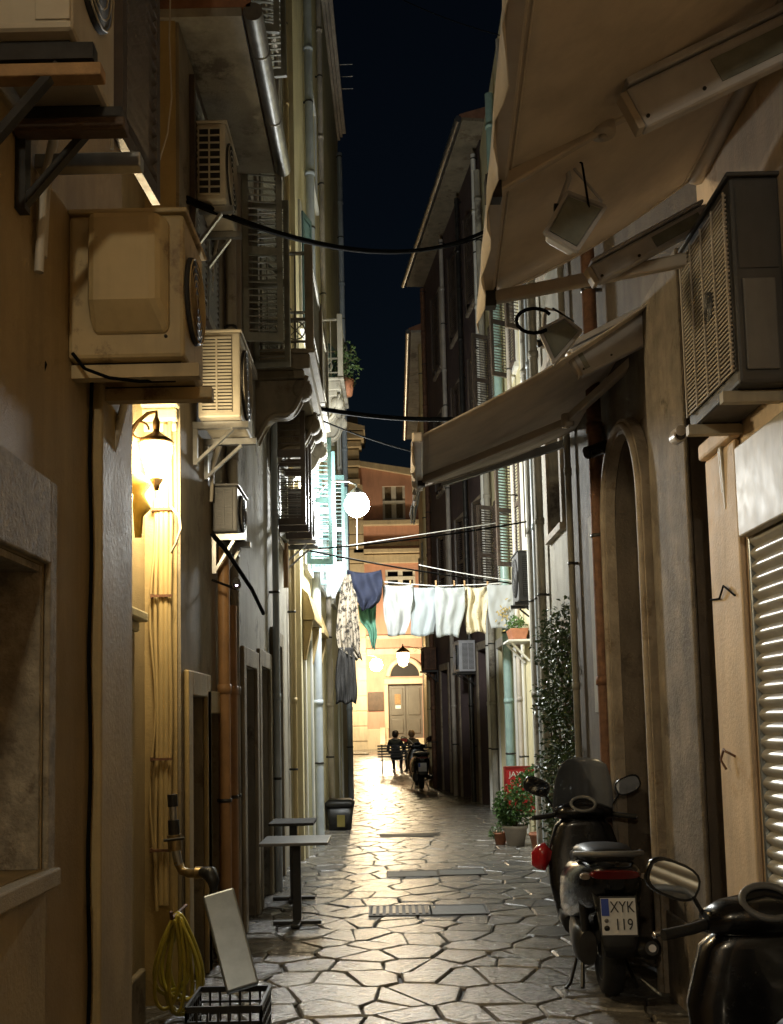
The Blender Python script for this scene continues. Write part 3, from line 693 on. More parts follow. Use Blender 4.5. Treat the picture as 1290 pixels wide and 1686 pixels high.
# corner pilaster with stepped cornice
p0, p1 = cu(540), cu(605)
mb = MB(); CH.box(mb, p0, p1, -.05, cz(800), .002, .45); pil = mb.build('pilaster', m_churchw, ch)
for k in range(16):
    mb = MB(); z = .5 + k * .86; CH.box(mb, p0 - .02, p1 + .02, z, z + .8, .452, .5); mb.build('ashlar_block', m_churchw, pil, bevel=.03)
for (ya, yb, ex) in ((800, 790, .25), (788, 772, .12), (770, 760, .3), (758, 742, .2), (740, 730, .45), (728, 716, .7)):
    mb = MB(); CH.box(mb, p0, cu(597) + ex * .6, cz(ya), cz(yb), -.5, .3 + ex); mb.build('cornice_band', m_churchw, ch, bevel=.04)
mb = MB(); mb.prism([CH.p(p0, cz(714), 1.0), CH.p(cu(611), cz(714), 1.0), CH.p(cu(611), cz(708), 1.0), CH.p(p0, cz(690), 1.0)], (0, 3, 0)); mb.build('pediment', m_churchw, ch)
mb = MB(); CH.box(mb, cu(560), cu(598), cz(705), cz(676), -3, -1); CH.box(mb, cu(560), cu(609), cz(712), cz(690), -3.5, -3.01); mb.build('attic_block', m_brown, ch)
for (ya, yb, ex, x0, x1) in ((866, 858, .45, 588, 760), (912, 905, .5, 588, 760), (928, 914, .3, 588, 760), (900, 893, .18, 588, 760), (1078, 1068, .2, 606, 760), (1052, 1046, .15, 606, 760)):
    mb = MB(); CH.box(mb, cu(x0), cu(x1), cz(ya), cz(yb), .002, ex); mb.build('cornice_band', m_churchw, ch, bevel=.03)
# windows
for (x0, x1, ya, yb, mw) in ((640, 690, 966, 938, m_white), (638, 676, 856, 798, m_white)):
    mb = MB(); CH.box(mb, cu(x0), cu(x1), cz(ya), cz(yb), -.4, -.3); wn = mb.build('window', m_lens if ya == 966 else m_brown, ch)
    for i in range(3):
        mb = MB(); xx = x0 + (x1 - x0) * i / 2; CH.box(mb, cu(xx) - .14, cu(xx) + .14, cz(ya), cz(yb), -.29, -.12); mb.build('frame', mw, wn)
    for i in range(3):
        mb = MB(); zz = cz(ya) + (cz(yb) - cz(ya)) * i / 2; CH.box(mb, cu(x0), cu(x1), zz - .1, zz + .1, -.118, -.06); mb.build('frame', mw, wn)
# plaque, plinth, pilaster by the door
mb = MB(); CH.box(mb, cu(607), cu(633), cz(1170), cz(1139), .004, .1); mb.build('plaque', m_wood, ch, bevel=.02)
mb = MB(); CH.box(mb, cu(605), cu(640), -.05, cz(1200), .004, .25); mb.build('plinth', m_churchw, ch, bevel=.03)
mb = MB()
for (x0, x1) in ((634, 640.5), (697.5, 706)): CH.box(mb, cu(x0), cu(x1), cz(1200) + .002, cz(1127), .004, .18)
CH.box(mb, cu(634), cu(706), cz(1127) + .002, cz(1118), .004, .22); mb.build('door_frame', m_churchw, ch, bevel=.03)
door = bpy.data.objects.new('door', None); col.objects.link(door); door.parent = ch
for (x0, x1) in ((641, 668.6), (669.4, 697)):
    mb = MB(); CH.box(mb, cu(x0), cu(x1), dr[2], dr[3], -.35, -.25); mb.build('door_leaf', m_brownd, door)
    for (ya, yb) in ((1208, 1184), (1178, 1133)):
        mb = MB(); CH.box(mb, cu(x0 + 4), cu(x1 - 4), cz(ya), cz(yb), -.249, -.19); mb.build('panel', m_brownd, door, bevel=.03)
mb = MB(); CH.box(mb, cu(651), cu(661), cz(1160), cz(1143), -.188, -.175); mb.build('notice', m_plank, door)
mb = MB(); CH.box(mb, cu(652), cu(661), cz(1167), cz(1161.5), -.188, -.172); mb.build('notice', m_plate, door)
# arched fanlight over the door
mb = MB(); c = CH.p((dr[0] + dr[1]) / 2, cz(1114), .1); mb.tube(arc(c, (dr[1] - dr[0]) * .5, 0, math.pi, 18), .16, 8); mb.build('fanlight_arch', m_churchw, ch)
mb = MB(); mb.prism(arc(CH.p((dr[0] + dr[1]) / 2, cz(1114), .05), (dr[1] - dr[0]) * .46, 0, math.pi, 16), (0, -.04, 0)); mb.build('fanlight', m_dark, ch)
# entrance steps with side walls
for k in range(5):
    mb = MB(); z1 = dr[2] - .14 * k; CH.box(mb, cu(634), cu(720), 0, z1 - .003, .27 + .36 * k, .63 + .36 * k); mb.build('step', m_churchw, ch, bevel=.02)
for x in (626, 722):
    mb = MB(); u = cu(x); mb.prism([CH.p(u, 0, .26), CH.p(u, 1.25, .26), CH.p(u, 1.1, .6), CH.p(u, .35, 2.6), CH.p(u, 0, 2.6)], (.3, 0, 0)); mb.build('stair_wall', m_churchw, ch, bevel=.02)
mb = MB(); mb.tube([CH.p(cu(560), cz(1060), .3), CH.p(cu(600), cz(1060), .3)], .05)
k_ = MB(); k_.box((-14, CYF - 9, -.03), (-1.0, CYF - 8.4, .06)); k_.build('kerb', m_churchw, pave, bevel=.02)

# side blocks that close the square left and right
for (nm, lab, f, m_) in (('square_building', 'plain building closing the left side of the square', F(-9, 23.6, -9, 58, 'L'), m_cream), ('square_building', 'plain building closing the right side of the square', F(9, 36.4, 9, 58, 'R'), m_cream)):
    b = thing(nm, lab, 'building'); hs = [(u, u + 1.1, z, z + 1.9) for u in (3, 7, 11, 15) for z in (1.2, 4.6, 8)]
    f.wall(0, f.L, -.05, 12, hs, .25, BIG).build('wall', m_, b)
    for h in hs: window_unit(f, b, *h, m_white, m_shut)

# ================================================================== LAMPS
def lantern(name, label, base, out, r, power, colr, group=None, arm=.3, ems=14, h=None):
    """wall lantern: base = point on the wall, out = direction away from it"""
    base, out = Vector(base), Vector(out).normalized(); t = thing(name, label, 'lamp', group); h = h or r * 2.1
    side = out.cross(Vector((0, 0, 1)))
    mb = MB(); mb.obox(base + out * .012, out * .012, side * .045, Vector((0, 0, .09))); mb.build('wall_plate', m_lampm, t, bevel=.006)
    tip = base + out * arm
    mb = MB(); mb.tube([base + out * .02 - Vector((0, 0, .05)), base + out * arm * .35 + Vector((0, 0, .02)), base + out * arm * .7 + Vector((0, 0, .07)), tip + Vector((0, 0, .08)), tip + Vector((0, 0, .03))], .012, 8)
    mb.tube(arc(base + out * (arm * .45) + Vector((0, 0, -.03)), .05, 0, 5.2, 14, out), .007, 6); mb.build('bracket', m_lampm, t)
    g0 = tip - Vector((0, 0, .12))
    mb = MB(); mb.lathe(g0, [(r * 1.22, 0), (r * 1.25, .012), (r * .95, r * .42), (r * .45, r * .75), (r * .3, r * .85), (r * .14, r * 1.15), (.012, r * 1.5)], 16); mb.lathe(tip, [(.02, -.03), (.022, .02), (.01, .05)], 10); mb.build('lamp_cap', m_lampm, t)
    gm = mat('lit lamp glass ' + name + str(len(MATS)), (.9, .85, .7), .4, var=0, em=colr, ems=ems)
    mb = MB(); mb.lathe(g0, [(r * .98, -.003), (r * 1.0, -h * .3), (r * .86, -h * .7), (r * .62, -h), (.01, -h * 1.02)], 16); mb.build('lamp_glass', gm, t)
    mb = MB()
    for k in range(6):
        a = k * math.pi / 3; d = Vector((math.cos(a), math.sin(a), 0)); mb.tube([g0 + d * r * 1.04, g0 + d * r * 1.04 - Vector((0, 0, h * .3)), g0 + d * r * .66 - Vector((0, 0, h))], .005, 5)
    mb.lathe(g0 - Vector((0, 0, h * 1.02)), [(r * .6, 0), (r * .5, -.02), (.02, -.06), (.012, -.09)], 12); mb.build('lamp_cage', m_lampm, t)
    li = bpy.data.lights.new('lamp_light', 'POINT'); li.energy = power; li.color = colr; li.shadow_soft_size = r * 1.45; li.use_soft_falloff = False
    lo = bpy.data.objects.new('lamp_light', li); col.objects.link(lo); lo.location = g0 - Vector((0, 0, h * .5)); lo.parent = t
    return t
WARM = (1.0, .80, .48); WARM2 = (1.0, .86, .62)
lq = PY(258, 757, 5.95)
lantern('wall_lantern', 'warm glowing lantern on the left wall under the casing', (-1.5, lq.y, lq.z + .21), (1, 0, 0), .085, 125, WARM, arm=lq.x + 1.5)
# the lantern further back along the same wall lights the near fronts
lantern('wall_lantern', 'second warm lantern further back on the left wall, behind the viewpoint', (-1.02, -3.2, 4.3), (1, 0, 0), .085, 230, WARM2, arm=.42)
# white globe on a curved bracket
def globe_lamp(label, px, py, Y, wallpt, r, power, colr, ems=30):
    t = thing('globe_lamp', label, 'lamp', None); c = PY(px, py, Y); wp = Vector(wallpt)
    mb = MB(); mb.lathe(wp, [(.06, 0), (.06, .02), (.03, .04)], 12, 'x'); mb.build('wall_plate', m_metal, t)
    top = c + Vector((0, 0, r + .1))
    pts = [wp, wp + Vector((.1, 0, .12)), wp.lerp(top, .5) + Vector((0, 0, .2)), top + Vector((-.1, 0, .05)), top, top - Vector((0, 0, .06))]
    mb = MB(); mb.tube(pts, .014, 8); mb.build('bracket', m_metal, t)
    mb = MB(); mb.lathe(c + Vector((0, 0, r * .75)), [(r * .7, 0), (r * .72, .02), (r * .4, .07), (.03, .1)], 14); mb.build('lamp_cap', m_metal, t)
    gm = mat('lit globe ' + str(len(MATS)), (.9, .9, .9), .3, var=0, em=colr, ems=ems)
    mb = MB(); mb.lathe(c, [(max(.001, r * math.sin(math.pi * i / 14)), -r * math.cos(math.pi * i / 14)) for i in range(15)], 24); mb.build('lamp_glass', gm, t)
    li = bpy.data.lights.new('lamp_light', 'POINT'); li.energy = power; li.color = colr; li.shadow_soft_size = r * 1.06; li.use_soft_falloff = False
    lo = bpy.data.objects.new('lamp_light', li); col.objects.link(lo); lo.location = c; lo.parent = t
    return t
globe_lamp('bright white globe lamp on a bracket over the alley', 588, 831, 13.4, (-1.03, 13.4, 4.5), .165, 850, (.97, .99, .95), 9)
globe_lamp('warm globe lamp hung before the church front by the plaque', 620, 1095, 55.6, (-8.96, 55.6, PY(620, 1095, 55.6).z + 1.1), .34, 2500, (1, .8, .5), 18)
tq = PY(664, 1084, 33)
lantern('wall_lantern', 'warm lantern on a bracket at the far right corner', (1.2, 33, tq.z + .3), (-1, 0, 0), .19, 90, (1, .78, .45), arm=1.2 - tq.x, ems=25)

# ================================================================== AIR CONDITIONERS
def ac_unit(label, f, u0, u1, z0, z1, n0, n1, m, style='fine', mbr=None, group='air conditioners on the walls', strut=True):
    t = thing('air_conditioner', label, 'air conditioner', group); W = u1 - u0; H = z1 - z0; D = n1 - n0
    mb = MB(); f.box(mb, u0, u1, z0, z1, n0, n1); cs = mb.build('casing', m, t, bevel=.014)
    mb = MB(); f.box(mb, u0 - .012, u1 + .012, z1 + .001, z1 + .018, n0, n1 + .012); mb.build('lid', m, t, bevel=.005)
    a, b = n0 + D * .1, n1 - D * .2
    if style in ('fine', 'coarse'):
        mb = MB(); f.box(mb, u0 - .004, u0 + .01, z0 + H * .07, z1 - H * .07, a, b); co = mb.build('coil', m_dark, t)
        rows = 9 if style == 'coarse' else 22
        if style == 'coarse':
            for k in range(rows + 1):
                z = z0 + H * .07 + H * .86 * k / rows; mb = MB(); f.box(mb, u0 - .014, u0 - .005, z - .005, z + .005, a, b); mb.build('grille_bar', m, t)
        else:
            mb = MB()
            for k in range(rows + 1):
                z = z0 + H * .07 + H * .86 * k / rows; f.box(mb, u0 - .014, u0 - .005, z - .006, z + .006, a, b)
            mb.build('grille', m, t)['kind'] = 'stuff'
        mb = MB()
        for n in ((a + b) / 2,): f.box(mb, u0 - .02, u0 - .0145, z0 + H * .06, z1 - H * .06, n - .006, n + .006)
        mb.build('grille_post', m, t)
    elif style == 'bulge':
        mb = MB(); q = f.p; na, nb, nc, nd = n0 + D * .2, n0 + D * .9, n0 + D * .22, n0 + D * .8
        mb.add([q(u0 - .001, z0 + H * .14, na), q(u0 - .001, z0 + H * .14, nb), q(u0 - .001, z0 + H * .96, nb), q(u0 - .001, z0 + H * .96, na), q(u0 - .08, z0 + H * .34, nc), q(u0 - .08, z0 + H * .34, nd), q(u0 - .08, z0 + H * .95, nd), q(u0 - .08, z0 + H * .95, nc)],
               [(0, 3, 2, 1), (4, 5, 6, 7), (0, 1, 5, 4), (1, 2, 6, 5), (2, 3, 7, 6), (3, 0, 4, 7)]); mb.build('valve_cover', m, t, bevel=.022)
        mb = MB(); mb.lathe(f.p(u0 - .003, z0 + .07, n1 - .06), [(.006, 0), (.006, .004)], 8, 'y'); mb.build('screw', m_dmetal, t)
    elif style == 'vents':
        for k in range(4):
            mb = MB(); mb.loft([(f.p(u0 - .003, z0 + H * .22, n0 + D * (.12 + .13 * k)), f.n * D * .045, Vector((0, 0, H * .075)), 4), (f.p(u0 + .005, z0 + H * .22, n0 + D * (.12 + .13 * k)), f.n * D * .045, Vector((0, 0, H * .075)), 4)], 14); mb.build('vent', m_dark, t)
        mb = MB(); f.box(mb, u0 - .006, u0 - .0005, z0 + .02, z1 - .02, n0 + D * .62, n0 + D * .985); mb.build('service_panel', m, t, bevel=.003)
    if style == 'panel':
        mb = MB(); f.box(mb, u0 - .012, u0 - .0005, z0 + .05, z0 + H * .5, n0 + D * .2, n1 - .03); mb.build('service_panel', m_acg, t, bevel=.01)
        mb = MB(); f.box(mb, u0 - .006, u0 - .0005, z0 + H * .55, z1 - .04, n0 + .02, n1 - .02); mb.build('upper_panel', m, t, bevel=.004)
        mb = MB(); f.box(mb, u0 + .04, u1 - .04, z0 + .06, z1 - .06, n1 + .0005, n1 + .004); mb.build('coil', m_dark, t)
        mb = MB()
        for k in range(40): z = z0 + .06 + (H - .12) * k / 39; f.box(mb, u0 + .03, u1 - .03, z - .004, z + .004, n1 + .005, n1 + .014)
        for k in range(5): u = u0 + .03 + (W - .06) * k / 4; f.box(mb, u - .006, u + .006, z0 + .05, z1 - .05, n1 + .0145, n1 + .02)
        mb.build('grille', m_alu, t)['kind'] = 'stuff'
    # fan on the street side
    r = min(W, H) * .4 if style != 'panel' else .06; c = f.p(u0 + W * .42, z0 + H * .5, n1); mb = MB()
    mb.lathe(c, [(r * 1.04, 0), (r * 1.04, .012 if f.n.x > 0 else -.012)], 24, 'x'); fg = mb.build('fan_grille', m_dark, t)
    mb = MB()
    for k in range(1, 7): mb.tube([c + f.n * .018 + f.d * r * k / 6 * math.cos(q) + Vector((0, 0, r * k / 6 * math.sin(q))) for q in [i * math.pi / 10 for i in range(20)]], .003, 4, closed=True)
    mb.build('fan_rings', m, fg)
    mbr = mbr or m_metal
    for k in range(2):
        pm_ = MB(); zz = z0 + H * (.3 + .1 * k); uu = u1 + .02 + .03 * k; pm_.tube([f.p(u1 - .02, zz, n0 + D * .3), f.p(uu + .02, zz - .01, n0 + D * .3), f.p(uu + .05, zz - .1, n0 + D * .25), f.p(uu + .06, zz - .35, .03), f.p(uu + .06, zz - .6, .02)], .014, 7); pm_.build('pipe', m_wirew, t)
    st_ = MB(); f.box(st_, u0 + W * .82, u0 + W * .95, z0 + H * .72, z0 + H * .86, n1 + .0006, n1 + .002); st_.build('sticker', m_plate, t)
    for u in (u0 + W * .12, u1 - W * .18):
        mb = MB(); f.box(mb, u, u + .045, z0 - .05, z0 - .006, 0, n1 + .04)
        if strut: f.box(mb, u, u + .045, z0 - .3, z0 - .052, .001, .03); mb.bar(f.p(u + .022, z0 - .28, .02), f.p(u + .022, z0 - .055, n1 * .8), .03, .02)
        mb.build('bracket', mbr, t)
    for u in (u0 + W * .12, u1 - W * .18):
        mb = MB(); f.box(mb, u, u + .045, z0 - .0055, z0 - .001, n0 + .02, n1 - .02); mb.build('rubber_foot', m_black, t)
    return t
def hz(f, px, py): return f.hit(px, py)
# near left units
zb = PY(90, 592, 3.27).z; zt = PY(90, 356, 3.27).z
ac_unit('yellowed casing with bulged cover jutting from the near left wall', L0, 3.27, 3.62, zb, zt, .0, PY(304, 600, 3.27).x + 1.02, m_acy, 'bulge', m_acy, strut=False)
zv = PY(60, 46, 2.45).z
t = ac_unit('topmost left casing with oval vents above the wooden rails', L0, 2.45, 2.85, zv, zv + .6, .02, .26, m_acw, 'vents', m_dmetal)
for (Y, m_, hgt, lab) in ((2.5, m_plank, .03, 'raw wooden plank rail nearest under the vented casing'), (2.74, m_wood, .035, 'dark wooden rail in the middle under the vented casing'), (2.92, m_metal, .04, 'grey metal rail farthest under the vented casing')):
    mb = MB(); mb.box((-1.3 + .285, Y, zv - .056 - hgt - .006), (-.70, Y + .05, zv - .058)); tag(mb.build('support_rail', m_, None, bevel=.004), lab, 'rail', 'rails under the vented casing')
# units further along the left
za, zc = PY(330, 688, 6.75).z, PY(330, 548, 6.75).z
ac_unit('cream air conditioner with fine grille below the balcony', L2, 6.75, 7.35, za, zc, .05, PY(396, 600, 6.75).x + 1.28, m_acw, 'fine')
za, zc = PY(310, 330, 6.85).z, PY(310, 204, 6.85).z
ac_unit('cream air conditioner with coarse grille high under the eave', L2, 6.85, 7.4, za, zc, .03, PY(372, 260, 6.85).x + 1.28, m_acw, 'coarse')
za, zc = PY(470, 886, 11.9).z, PY(470, 806, 11.9).z
ac_unit('dark shaded air conditioner beside the white globe lamp', L3, 11.95, 12.5, za, zc, .05, .35, m_acg, 'fine')
za, zc = PY(340, 880, 7.6).z, PY(340, 806, 7.6).z
ac_unit('dim air conditioner on the left wall below the cream one', L2, 7.5, 8.0, za, zc, .02, .2, m_acg, 'fine')
# right units
ac_unit('large dark air conditioner above the roller shutter', R0, 3.93, 4.6, 2.96, 3.8, .0, .2, m_acd, 'panel', m_acw, strut=False)
za, zc = PY(880, 988, 12.66).z, PY(880, 908, 12.66).z
ac_unit('black backlit air conditioner right of the white laundry', R3, 12.66, 13.25, za, zc, .06, .36, m_acd, 'fine', m_dmetal)
za, zc = PY(740, 1106, 20.5).z, PY(740, 1056, 20.5).z
ac_unit('small grey air conditioner on the maroon building', R4, 1.55, 2.2, za, zc, .05, .38, m_heat, 'fine', m_dmetal)
za, zc = PY(700, 1104, 25.3).z, PY(700, 1068, 25.3).z
ac_unit('brown boxed unit on the maroon building near the far lamp', R4, 6.1, 6.6, za, zc, .05, .35, m_rust, 'fine', m_dmetal)

# ================================================================== AWNINGS
def awning(label, NL, FL, NR, FR, arms, name='awning', hem=.16, near_hem=True):
    t = thing(name, label, 'awning', 'folding awnings on the right'); NL, FL, NR, FR = map(Vector, (NL, FL, NR, FR)); g_ = []
    for i in range(13):
        row = []
        for j in range(13):
            a = NL.lerp(FL, i / 12); b = NR.lerp(FR, i / 12); p = a.lerp(b, j / 12)
            p.z += -.05 * math.sin(math.pi * j / 12) + .008 * math.sin(i * 2.1 + j * .6) * math.sin(math.pi * j / 12); row.append(p)
        g_.append(row)
    MB().sheet(g_).build('fabric', m_awn, t, solid=.006)
    mb = MB(); mb.bar(NL - (FL - NL) * .01, FL + (FL - NL) * .01, .07, .06); mb.build('front_bar', m_alu, t, bevel=.012)
    mb = MB(); mb.tube([NR, FR], .055, 12); mb.build('roller', m_alu, t)
    g2 = []
    for i in range(25):
        a = NL.lerp(FL, i / 24); g2.append([a + Vector((-.038, 0, -.02)), a + Vector((-.04 + .008 * math.sin(i * 1.3), 0, -hem * .5)), a + Vector((-.036 + .016 * math.sin(i * 1.3), 0, -hem - .03 * abs(math.sin(i * .8))))])
    MB().sheet(g2).build('valance', m_awn, t, solid=.004)
    mb = MB(); 
    for k in (.045, .94):     # hem seams
        mb.tube([NL.lerp(FL, i / 12).lerp(NR.lerp(FR, i / 12), k) + Vector((0, 0, -.05 * math.sin(math.pi * k) - .004)) for i in range(13)], .005, 5)
    for i in (0, 12): mb.tube([NL.lerp(FL, i / 12).lerp(NR.lerp(FR, i / 12), j / 12) + Vector((0, 0, -.05 * math.sin(math.pi * j / 12) - .004)) for j in range(13)], .008, 5)
    mb.build('seam', m_awn, t)
    for (p, e, q) in arms:
        p, e, q = map(Vector, (p, e, q)); mb = MB(); mb.bar(p, e, .045, .06); ar = mb.build('folding_arm', m_alu, t, bevel=.01)
        mb = MB(); mb.bar(e + Vector((0, 0, .012)), q, .05, .065); mb.build('upper_arm', m_alu, t, bevel=.01)
        mb = MB(); mb.lathe(e - Vector((0, 0, .045)), [(.045, 0), (.05, .01), (.05, .09), (.045, .1)], 14); mb.lathe(e - Vector((0, 0, .055)), [(.015, 0), (.015, .01)], 8); mb.build('elbow', m_alu, ar)
        mb = MB(); mb.obox(p, (.03, 0, 0), (0, .03, 0), (0, 0, .045)); mb.build('hinge', m_dmetal, ar)
    return t
FL1 = PY(800, 492, 4.86); NL1 = Vector((FL1.x - .14, 2.2, FL1.z)); dz = .577
awning('large beige awning overhead on the right, nearest the camera', NL1, FL1, (1.57, 2.2, FL1.z + dz * (1.57 - NL1.x)), (1.57, 4.86, FL1.z + dz * (1.57 - FL1.x)),
       [(PY(806, 492, 4.72), PY(1212, 412, 4.45), PY(1310, 332, 4.3)), (PY(812, 312, 3.72), PY(992, 205, 3.72), PY(1300, 60, 3.72))])
awning('smaller beige awning lower down, beyond the large one', PY(688, 720, 6.25), PY(690, 803, 8.9), PY(1104, 474, 6.25), PY(985, 688, 8.9),
       [(PY(694, 792, 8.2), PY(935, 694, 7.6), PY(1108, 535, 6.5))])
mb = MB(); mb.bar(PY(728, 795, 9.6), PY(1010, 705, 9.3), .05, .07); bb = mb.build('awning_rail', m_black); tag(bb, 'black rail sloping up to the wall under the smaller awning', 'rail')

def heater(label, a, b, wpx, Y, glass=(.45, .97)):
    t = thing('strip_heater', label, 'heater', 'strip heaters under the awnings'); A, B = PY(*a, Y), PY(*b, Y); d = (B - A); L = d.length; d.normalize(); n = Vector((d.z, 0, -d.x)); yv = Vector((0, 1, 0)); wd = wpx / FPX * Y
    mb = MB(); mb.obox((A + B) / 2, d * L / 2, n * wd / 2, yv * .035); mb.build('housing', m_heat, t, bevel=.014)
    mb = MB(); mb.obox((A + B) / 2 - n * wd * .62, d * L / 2 * .96, n * wd * .09, yv * .045); mb.build('reflector', m_heat, t, bevel=.006)
    mb = MB(); mb.obox(A + d * L * (glass[0] + glass[1]) / 2 + n * wd * .05 - yv * .037, d * L * (glass[1] - glass[0]) / 2, n * wd * .28, yv * .003); mb.build('glass', m_glassg, t)
    mb = MB(); mb.obox(A - d * .012, d * .013, n * wd * .46, yv * .03); mb.build('end_cap', m_alu, t, bevel=.004)
    for k in (.12, .8):
        c = A + d * L * k; mb = MB(); mb.tube([c + yv * .03, c + yv * .06 - n * wd * .2, c + yv * .1 - n * wd * .7], .008, 6); mb.build('bracket', m_alu, t)
    for k in (.03, .35):
        mb = MB(); mb.lathe(A + d * L * k + n * wd * .3 - yv * .036, [(.007, 0), (.007, -.006)], 8, 'y'); mb.build('screw', m_dmetal, t)
    return t
heater('long strip heater with grey glass under the large awning, top right', (1044, 186), (1330, 48), 78, 3.5)
heater('strip heater hanging at the far edge of the large awning', (978, 455), (1168, 352), 34, 4.5, (.5, .9))
heater('strip heater under the smaller awning', (948, 600), (1090, 528), 52, 6.4, (.05, .1))
def floodlight(label, cs, Y, tilt, knob):
    t = thing('floodlight', label, 'floodlight', 'unlit floodlights under the awnings'); P = [PY(*c, Y + dy) for c, dy in zip(cs, tilt)]; c = sum(P, Vector()) / 4
    n = (P[1] - P[0]).cross(P[3] - P[0]).normalized()
    if n.y > 0: n = -n
    bk = [c + (p - c) * .8 - n * .07 for p in P]; fr = [p for p in P]
    mb = MB(); mb.add(fr + bk, [(0, 1, 2, 3), (7, 6, 5, 4)] + [(i, (i + 1) % 4, 4 + (i + 1) % 4, 4 + i) for i in range(4)]); mb.build('housing', m_heat, t, bevel=.012)
    ins = [c + (p - c) * .84 + n * .002 for p in P]; mb = MB(); mb.prism(ins, n * .004); mb.build('glass', m_glassg, t)
    rim = MB()
    for i in range(4): rim.bar(P[i] + n * .002, P[(i + 1) % 4] + n * .002, .014, .014, n)
    rim.build('rim', m_heat, t)
    k = PY(*knob, Y + .02); mb = MB(); mb.tube([P[0] * .7 + P[3] * .3 - n * .05, k * .5 + (P[0] * .5 + P[1] * .5) * .5 - n * .02 + Vector((-.02, 0, .02)), k], .012, 6); mb.tube([P[1] * .8 + P[2] * .2 - n * .05, P[1] - n * .03 + Vector((0, 0, .05)), k], .006, 6); mb.build('yoke', m_heat, t)
    mb = MB(); mb.lathe(P[0] * .8 + P[3] * .2 - n * .04, [(.018, -.02), (.018, .02)], 10, 'x'); mb.build('knob', m_black, t)
    mb = MB(); mb.tube([k + Vector((.03, 0, 0)), k + Vector((.06, -.02, -.03)), (P[1] + P[2]) / 2 + Vector((.01, .03, .03)), c - n * .06], .005, 5); mb.build('cable', m_wire, t)
    return t
floodlight('square floodlight hanging under the large awning', [(934, 318), (997, 342), (950, 414), (897, 384)], 3.9, (.03, .05, -.02, -.04), (932, 262))
floodlight('square floodlight hanging from the arm between the two awnings', [(888, 545), (930, 524), (957, 546), (912, 598)], 4.7, (.04, .06, -.02, -.04), (900, 508))
mb = MB(); c = PY(880, 528, 4.72); mb.tube([c + Vector((.085 * math.cos(a), 0, .06 * math.sin(a))) for a in [.5 + i * .38 for i in range(14)]], .009, 8); tag(mb.build('cable_loop', m_wire), 'black cable loop beside the lower floodlight', 'cable')

def bullet_cam(label, p, d, r, L, m, wallp, lens=True, glow=0):
    t = thing('security_camera', label, 'security camera', 'security cameras on the walls'); p = Vector(p); d = Vector(d).normalized()
    mb = MB(); mb.tube([p - d * L, p - d * L * .9, p - d * .01, p], [r * .7, r, r, r * .96], 16); mb.build('housing', m, t)
    mb = MB(); mb.tube([p - d * L * .95 + Vector((0, 0, r * .6)), p + d * .02 + Vector((0, 0, r * .6))], r * .75, 12); mb.build('sunshield', m, t)
    mb = MB(); mb.tube([p + d * .001, p + d * .004], r * .72, 16); ln = mb.build('lens', m_lens, t)
    if glow:
        mb = MB(); mb.tube([p + d * .005 - Vector((0, 0, r * .2)), p + d * .009 - Vector((0, 0, r * .2))], r * .3, 10); mb.build('indicator_lamp', mat('infrared lamp', (.8, .7, .8), .3, var=0, em=(1, .8, 1), ems=glow), ln)
    mb = MB(); mb.tube([p - d * L * .6, p - d * L * .8 + Vector((0, 0, -.03)), Vector(wallp)], r * .28, 8); mb.build('bracket', m, t)
    return t
p = PY(1121, 716, 5.3); bullet_cam('pale bullet security camera by the shop pilaster', p, (-.1, -1, -.15), .036, .16, m_alu, (1.68, p.y + .1, p.z + .06))
p = PY(968, 747, 7.2); bullet_cam('black bullet security camera beside the portal', p, (-.7, -.6, -.35), .04, .24, m_gblack, (1.68, p.y + .35, p.z + .1))
p = PY(390, 962, 7.4); bullet_cam('small dome-nosed camera with glowing lamp on the left wall', p, (.15, -1, -.05), .035, .1, m_gblack, (-1.27, p.y + .1, p.z + .05), glow=4)

# ================================================================== CABLES
def cable(label, pts, r, m=None, cat='cable', grp='cables across the alley'):
    mb = MB(); mb.tube(pts, r, 6); return tag(mb.build('cable' if cat == 'cable' else cat.replace(' ', '_'), m or m_wire), label, cat, grp)
def pxsag(a, b, d): return sag(PY(*a), PY(*b), d, 20)
cable('thick black cable from the coarse-grille unit across the sky gap', pxsag((296, 322, 6.6), (812, 374, 12.0), .35), .022)
cable('thin black cable just below the thick one', pxsag((300, 330, 6.6), (812, 382, 12.0), .3), .011)
cable('black cable bundle crossing above the globe lamp', pxsag((484, 664, 11.6), (745, 690, 12.3), .06), .028)
cable('thin black cable drooping to the church pediment', pxsag((484, 672, 11.6), (790, 762, 15), .12), .01)
cable('black wire crossing above the laundry', pxsag((505, 905, 12.8), (935, 846, 11.9), .05), .011)
cable('black wire running down to the laundry pole', pxsag((470, 898, 12.4), (862, 962, 15), .05), .012)
cable('faint wire high across the sky', pxsag((560, -60, 12), (830, 60, 9), .1), .005)
cable('white washing rope stretched above the laundry', pxsag((528, 905, 15), (838, 858, 17), .0), .007, m_rope, 'rope')
cable('white washing rope sloping down to the laundry', pxsag((690, 930, 15.5), (862, 958, 15.5), .02), .006, m_rope, 'rope')
cable('white cord hanging under the globe lamp', [PY(588, 850, 13.4), PY(588.5, 905, 13.4)], .006, m_rope, 'cord')
cable('white cord hanging from the upper left', [PY(281, -10, 5.6), PY(279, 60, 5.6), PY(283, 160, 5.6), PY(276, 220, 5.6), PY(258, 280, 5.6), PY(250, 300, 5.6)], .005, m_wirew, 'cord')
cable('thin pale pipe beside the topmost casing', [PY(184, -10, 3.0), PY(184, 245, 3.0)], .006, m_wirew, 'pipe')
cable('black cable looping below the bulged casing', [PY(120, 582, 3.24), PY(140, 607, 3.22), PY(180, 622, 3.2), PY(230, 628, 3.3), PY(288, 627, 3.5)], .006)
